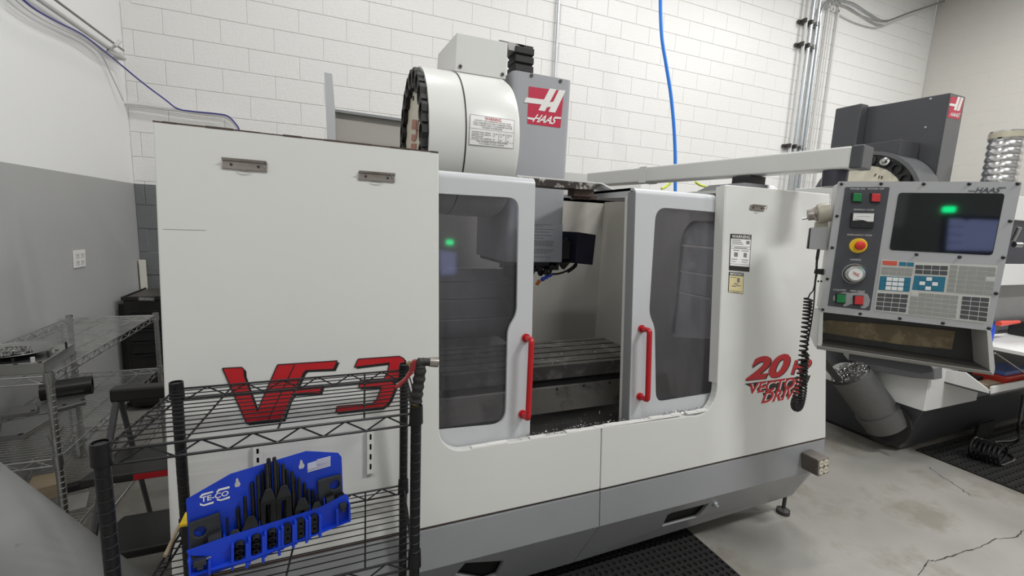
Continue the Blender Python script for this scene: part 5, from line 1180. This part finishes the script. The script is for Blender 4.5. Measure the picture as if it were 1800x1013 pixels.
# ------------------------------------------------------------------ hose nozzle on the right front post
ny = 1.062
def nz_(x, y): return oY(x, y, ny)
c7 = lambda x, y: nz_(680+x/5.625, 600+y/5.625)
NZ = thing('hose_nozzle', 'black pistol grip hose nozzle with red lever on the rack post', 'nozzle', c7(282, 690))
pxm = (c7(300, 400)-c7(290, 400)).length/10
gp = [c7(286, 608), c7(295, 560), c7(300, 500), c7(308, 440), c7(318, 380), c7(325, 320), c7(328, 260), c7(325, 222), c7(345, 205), c7(380, 205), c7(425, 206)]
MB().tube(smooth_path(gp, 4), [pxm*(58+6*math.sin(i*1.25)) if i < 26 else pxm*(50 if i < 32 else 40) for i in range(len(smooth_path(gp, 4)))], 14).build('grip', 'black_rubber', NZ, smooth=True)
nd = (c7(470, 208)-c7(420, 206)).normalized()
MB().lathe(c7(418, 206), nd, [(0, pxm*30), (0, pxm*46), (pxm*60, pxm*50), (pxm*88, pxm*50), (pxm*90, pxm*40), (pxm*80, pxm*30), (pxm*60, 0)], 20).build('nozzle_tip', 'nickel', NZ, smooth=True)
MB().prism([c7(a, b)+V(0, -.006, 0) for a, b in ((258, 190), (290, 180), (285, 270), (275, 300), (240, 330), (130, 445), (85, 470), (90, 440), (180, 360), (225, 290), (230, 230))], V(0, .012, 0)).build('lever', 'nozzle_red', NZ, bevel=.001)
MB().cyl(c7(256, 297)+V(0, -.008, 0), c7(256, 297)+V(0, .008, 0), .002, n=8).build('lever_pin', 'chrome', NZ)
MB().lathe(c7(228, 240), (c7(205, 200)-c7(228, 240)), [(0, .004), (.006, .004), (.006, .006), (.01, .006), (.01, 0)], 10).build('flow_screw', 'brass', NZ, smooth=True)
MB().tube([c7(225, 360), c7(285, 560), c7(300, 615)], .0016, 6).build('lever_wire', 'black_paint', NZ, smooth=True)
MB().lathe(c7(283, 675), (c7(284, 600)-c7(283, 675)), [(0, 0), (0, pxm*34), (pxm*18, pxm*34), (pxm*18, pxm*30), (pxm*50, pxm*30), (pxm*50, pxm*36), (pxm*75, pxm*36)], 14).build('hose_coupling', 'brass', NZ, smooth=True)
# ------------------------------------------------------------------ tool cabinet and board in the corner
TC = thing('tool_cabinet', 'black steel tool cabinet with drawers in the wall corner', 'cabinet', (-1.1, 4.4, 0))
x0, x1, y0, y1, zt_ = -1.47, -.70, 4.18, 4.66, .925
MB().box(x0, x1, y0, y1, .04, zt_-.03).build('body', 'cabinet_black', TC, bevel=.004)
MB().box(x0-.01, x1, y0-.012, y1, zt_-.03, zt_-.012).build('top_frame', 'cabinet_black', TC, bevel=.004)
MB().box(x0+.01, x1, y0+.01, y1-.01, zt_-.012, zt_-.008).build('top_mat', 'cabinet_top', TC)
for a in ((x0-.01, x1, y0-.012, y0), (x0-.01, x0, y0, y1)): MB().box(a[0], a[1], a[2], a[3], zt_-.012, zt_).build('top_rim', 'cabinet_black', TC, bevel=.003)
MB().box(x0-.05, x0-.01, y0+.05, y1-.02, .05, .86).build('side_box', 'cabinet_black', TC, bevel=.006)  # narrow black box along the cabinet's left side
zz = zt_-.11; hs = (.075, .075, .10, .10, .13, .13, .14)
for h in hs:
    d = MB().box(x0+.03, x1-.03, y0-.016, y0, zz-h+.008, zz).build('drawer', 'cabinet_black', TC, bevel=.003)
    MB().box(x0+.04, x1-.04, y0-.026, y0-.016, zz-.016, zz-.006).build('drawer_pull', 'black_gloss', d, bevel=.002); zz -= h
bq = [oY(a, b, y0-.014) for a, b in ((243, 529), (272, 529.5), (272, 522.5), (243, 522))]
bd = MB().prism(bq, V(0, -.004, 0)).build('badge', mat('badge_grey', (.10, .10, .10), .4, .4), TC)
t = MB(); text_quad(t, 'PERFORMAX', [oY(a, b, y0-.0195) for a, b in ((245, 528), (270, 528.4), (270, 524), (245, 523.6))], 0, .0); t.build('badge_print', 'key_light', bd)
wq_ = oY(250, 457, 4.69)
solo(MB().box(wq_.x-.022, wq_.x+.022, 4.675, 4.70, 0, wq_.z), 'white_board', 'board_white', 'narrow cream white board standing in the corner behind the tool cabinet', 'board', bevel=.002)
# ------------------------------------------------------------------ step ladder between the racks
SL = thing('step_ladder', 'black folding step ladder between the chrome rack and the white machine', 'ladder', (-.72, 2.2, 0))
for X in (-.91, -.56):
    MB().tube([V(X-.02, 2.02, .0), V(X+.06, 2.28, .80)], .013, 8).build('front_rail', 'm2_mid', SL, smooth=True)
    MB().tube([V(X+.03, 2.62, .0), V(X+.06, 2.30, .80)], .011, 8).build('rear_rail', 'm2_mid', SL, smooth=True)
    MB().tube([V(X+.01, 2.10, .30), V(X+.04, 2.50, .33)], .005, 6).build('brace', 'chrome_dull', SL, smooth=True)
for z, yf, yk in ((.24, 1.98, 2.24), (.52, 2.06, 2.32)):
    s = MB().hexa([V(-.91, yf, z), V(-.53, yf, z), V(-.51, yk, z), V(-.85, yk, z)], [V(-.91, yf, z+.035), V(-.53, yf, z+.035), V(-.51, yk, z+.035), V(-.85, yk, z+.035)]).build('step', 'cabinet_black', SL, bevel=.008)
    if z > .3: MB().box(-.74, -.57, yf-.002, yf, z+.006, z+.03).build('step_label', 'decal_red', s)
MB().box(-.87, -.50, 2.26, 2.32, .78, .84).build('top_cap', 'cabinet_black', SL, bevel=.01)
# ------------------------------------------------------------------ leaning grey tube in the foreground
lo_ = oZ(243, 1132, .125); B1 = oY(0, 974, 1.57)
bd_ = (lo_-B1).normalized(); hi_ = B1+bd_*((XL+.133-B1.x)/bd_.x); lo_ = lo_+bd_*((lo_.z-.145*math.hypot(bd_.x, bd_.y)-.001)/-bd_.z)
GT = thing('grey_tube', 'large scuffed grey tube leaning from the floor against the left wall', 'tube', (lo_.x, lo_.y, 0))
MB().lathe(lo_, hi_-lo_, [(0, .13), (0, .145), ((hi_-lo_).length, .145), ((hi_-lo_).length, .132), ((hi_-lo_).length-.3, .132)], 40).build('tube_wall', 'barrel_grey', GT, smooth=True)
MB().lathe(lo_, hi_-lo_, [(.001, 0), (.001, .14)], 24).build('end_cap', 'barrel_grey', GT)
# ------------------------------------------------------------------ things on the chrome rack
z1 = .9205; fpr = oZ(131, 622, z1)
FP = thing('fixture_plate', 'thick aluminium fixture plate with pegs on the top chrome shelf', 'plate', (-1.25, 2.35, z1))
MB().prism([V(-1.462, 2.292, z1), V(-1.077, 2.292, z1), V(fpr.x, fpr.y, z1), V(-1.462, fpr.y, z1)], V(0, 0, .048)).build('plate', 'aluminium', FP, bevel=.003)
zp = z1+.048
for px, h, m in (((117, 613), .03, 'strut_dark'), ((85, 629), .028, 'strut_dark'), ((23, 637), .016, 'strut_dark'), ((92, 620), .018, 'plate_white'), ((58, 636), .018, 'plate_white')):
    p = oZ(*px, zp); MB().cyl(p, p+V(0, 0, h), .004 if m == 'strut_dark' else .007, n=10).build('peg', m, FP, smooth=True)
for px in ((70, 637), (27, 641), (100, 616)):
    p = oZ(*px, zp); MB().cyl(p, p+V(0, 0, .001), .007, n=10).build('tapped_hole', 'dark_void', FP)
dc = oZ(23, 614.5, zp+.026)
DB = thing('steel_dish', 'round polished steel dish full of bolts on the fixture plate', 'dish', (dc.x, dc.y, zp))
MB().lathe(V(dc.x, dc.y, zp), V(0, 0, 1), [(0, 0), (0, .06), (.006, .068), (.025, .127), (.028, .129), (.026, .124), (.010, .068), (.008, 0)], 36).build('dish_body', 'chrome', DB, smooth=True)
bspots = [(i*.0310, j*.0150, 0) for i in range(-2, 3) for j in range(-5, 6) if math.hypot(i*.031, j*.015) < .050]
bspots += [(i*.0150, j*.0310, 1) for i in range(-4, 5) for j in range(-2, 3) if math.hypot(i*.015, j*.031) < .052]
bspots = (bspots+[(i*.031, j*.015, 2) for i in (-1, 0, 1) for j in range(-2, 3)])[:34]
for k, (bx_, by_, ly) in enumerate(bspots):
    a = (0 if ly != 1 else math.pi/2)+random.uniform(-.12, .12)+(math.pi if (k*7) % 3 == 0 else 0); d = V(math.cos(a), math.sin(a), 0)
    p = V(dc.x+bx_, dc.y+by_, zp+.0147+ly*.0132)-d*.008
    b = MB().cyl(p, p+d*.022, .0035, n=8).lathe(p, -d, [(-.001, .0035), (0, .0065), (.006, .0065), (.006, 0)], 6)
    solo(b, 'loose_bolt', 'chrome', 'small bright bolt lying in the round steel dish', 'bolt', 'bolts in the dish', smooth=True)
z2 = .5655
pe_ = V(-1.43, 2.99, z2+.0505); pd_ = oZ(163, 676, z2+.0505)-pe_; pd_.z = 0
solo(MB().lathe(pe_, pd_, [(.0, 0), (.0, .05), (pd_.length, .05), (pd_.length, .042), (pd_.length-.1, .04), (pd_.length-.1, 0)], 24), 'black_pipe', 'cabinet_black', 'thick black pipe lying on the middle chrome shelf', 'pipe', smooth=True)
def flatpart(px, z, h, name, m, label, holes=()):
    P = [oZ(a, b, z) for a, b in px]
    o = thing(name, label, 'metal part', P[0])
    MB().prism(P, V(0, 0, h)).build('plate', m, o, bevel=.002)
    for q in holes: p = oZ(*q, z+h); MB().cyl(p, p+V(0, 0, .0008), .010, n=10).build('hole', 'dark_void', o)
flatpart(((70, 735), (152, 712), (148, 698), (95, 706), (72, 716)), z2, .02, 'machined_bracket', 'aluminium', 'machined aluminium bracket lying beside the black pipe', ((113, 712), (146, 703)))
flatpart(((2, 738), (66, 729), (68, 717), (20, 722)), z2, .02, 'machined_bar', 'aluminium', 'machined aluminium bar on the middle shelf against the rack post', ((58, 722),))
flatpart(((0, 776), (45, 771), (92, 742), (88, 735), (5, 752)), z2, .025, 'angled_plate', 'aluminium', 'angled aluminium plate at the front of the middle shelf', ((36, 764),))
flatpart(((92, 785), (112, 752), (98, 748), (84, 770)), z2, .012, 'long_strip', 'worn_metal', 'long worn metal strip lying along the middle shelf edge')
z3 = .2055
solo(MB().prism([oZ(a, b, z3) for a, b in ((45, 890), (112, 872), (118, 850), (60, 860))], V(0, 0, .07)), 'wooden_crate', 'wood', 'low wooden crate on the bottom chrome shelf', 'crate', bevel=.003)
solo(MB().prism([oZ(a, b, z3) for a, b in ((112, 905), (152, 895), (158, 868), (120, 875))], V(0, 0, .012)), 'drilled_plate', 'foam_grey', 'pale drilled plate on the bottom chrome shelf', 'plate', bevel=.002)
solo(MB().prism([oZ(a, b, z3+.02) for a, b in ((119, 868), (160, 857), (160, 850), (119, 860))], V(0, 0, .03)), 'black_bar', 'cabinet_black', 'black square bar behind the pale drilled plate', 'bar', bevel=.002)
# ------------------------------------------------------------------ neighbouring machine's control stand behind the camera (seen only as a reflection)
def mirror_pt(x, y, t):
    d = ray(x, y); p = PP(x, y); r = d-PN*2*d.dot(PN); return p+r.normalized()*t
mq = [mirror_pt(*p, 2.3) for p in ((1663, 440), (1750, 442), (1764, 388), (1668, 384))]
OC = thing('control_stand', 'dark control stand with a lit bluish screen and a green signal lamp', 'control panel', (mq[0].x, mq[0].y, 0))
mn_ = (mq[1]-mq[0]).cross(mq[3]-mq[0]).normalized()
if mn_.dot(P0-mq[0]) < 0: mn_ = -mn_
mc = sum(mq, V(0, 0, 0))/4
MB().prism([mc+(p-mc)*1.25-mn_*.004 for p in mq], -mn_*.06).build('monitor_case', 'cabinet_black', OC, bevel=.004)
MB().prism(mq, mn_*.001).build('monitor_screen', 'monitor_glow', OC)
for k in range(3): 
    a, b = mq[0].lerp(mq[3], .25+.25*k), mq[1].lerp(mq[2], .25+.25*k); MB().tube([a+mn_*.003, a.lerp(b, .3)+mn_*.003], .002, 5).build('screen_line', 'cabinet_black', OC)
gl = V(1.033, -.886, 1.835)
MB().tube([V(mc.x, mc.y, 0)-mn_*.05, V(mc.x, mc.y, mc.z-.05)-mn_*.05], .03, 12).build('stand_post', 'm2_mid', OC, smooth=True)
MB().tube([V(mc.x, mc.y, mc.z+.1)-mn_*.05, V(gl.x, gl.y, gl.z-.03)], .008, 8).build('lamp_stem', 'cabinet_black', OC, smooth=True)
MB().lathe(V(mc.x, mc.y, 0)-mn_*.05, V(0, 0, 1), [(0, 0), (0, .22), (.02, .22), (.03, .05), (.03, 0)], 24).build('stand_base', 'm2_mid', OC, smooth=True)
MB().box(gl.x-.030, gl.x+.030, gl.y-.022, gl.y+.022, gl.z-.020, gl.z+.020).build('signal_lamp', 'green_lamp', OC, bevel=.006)
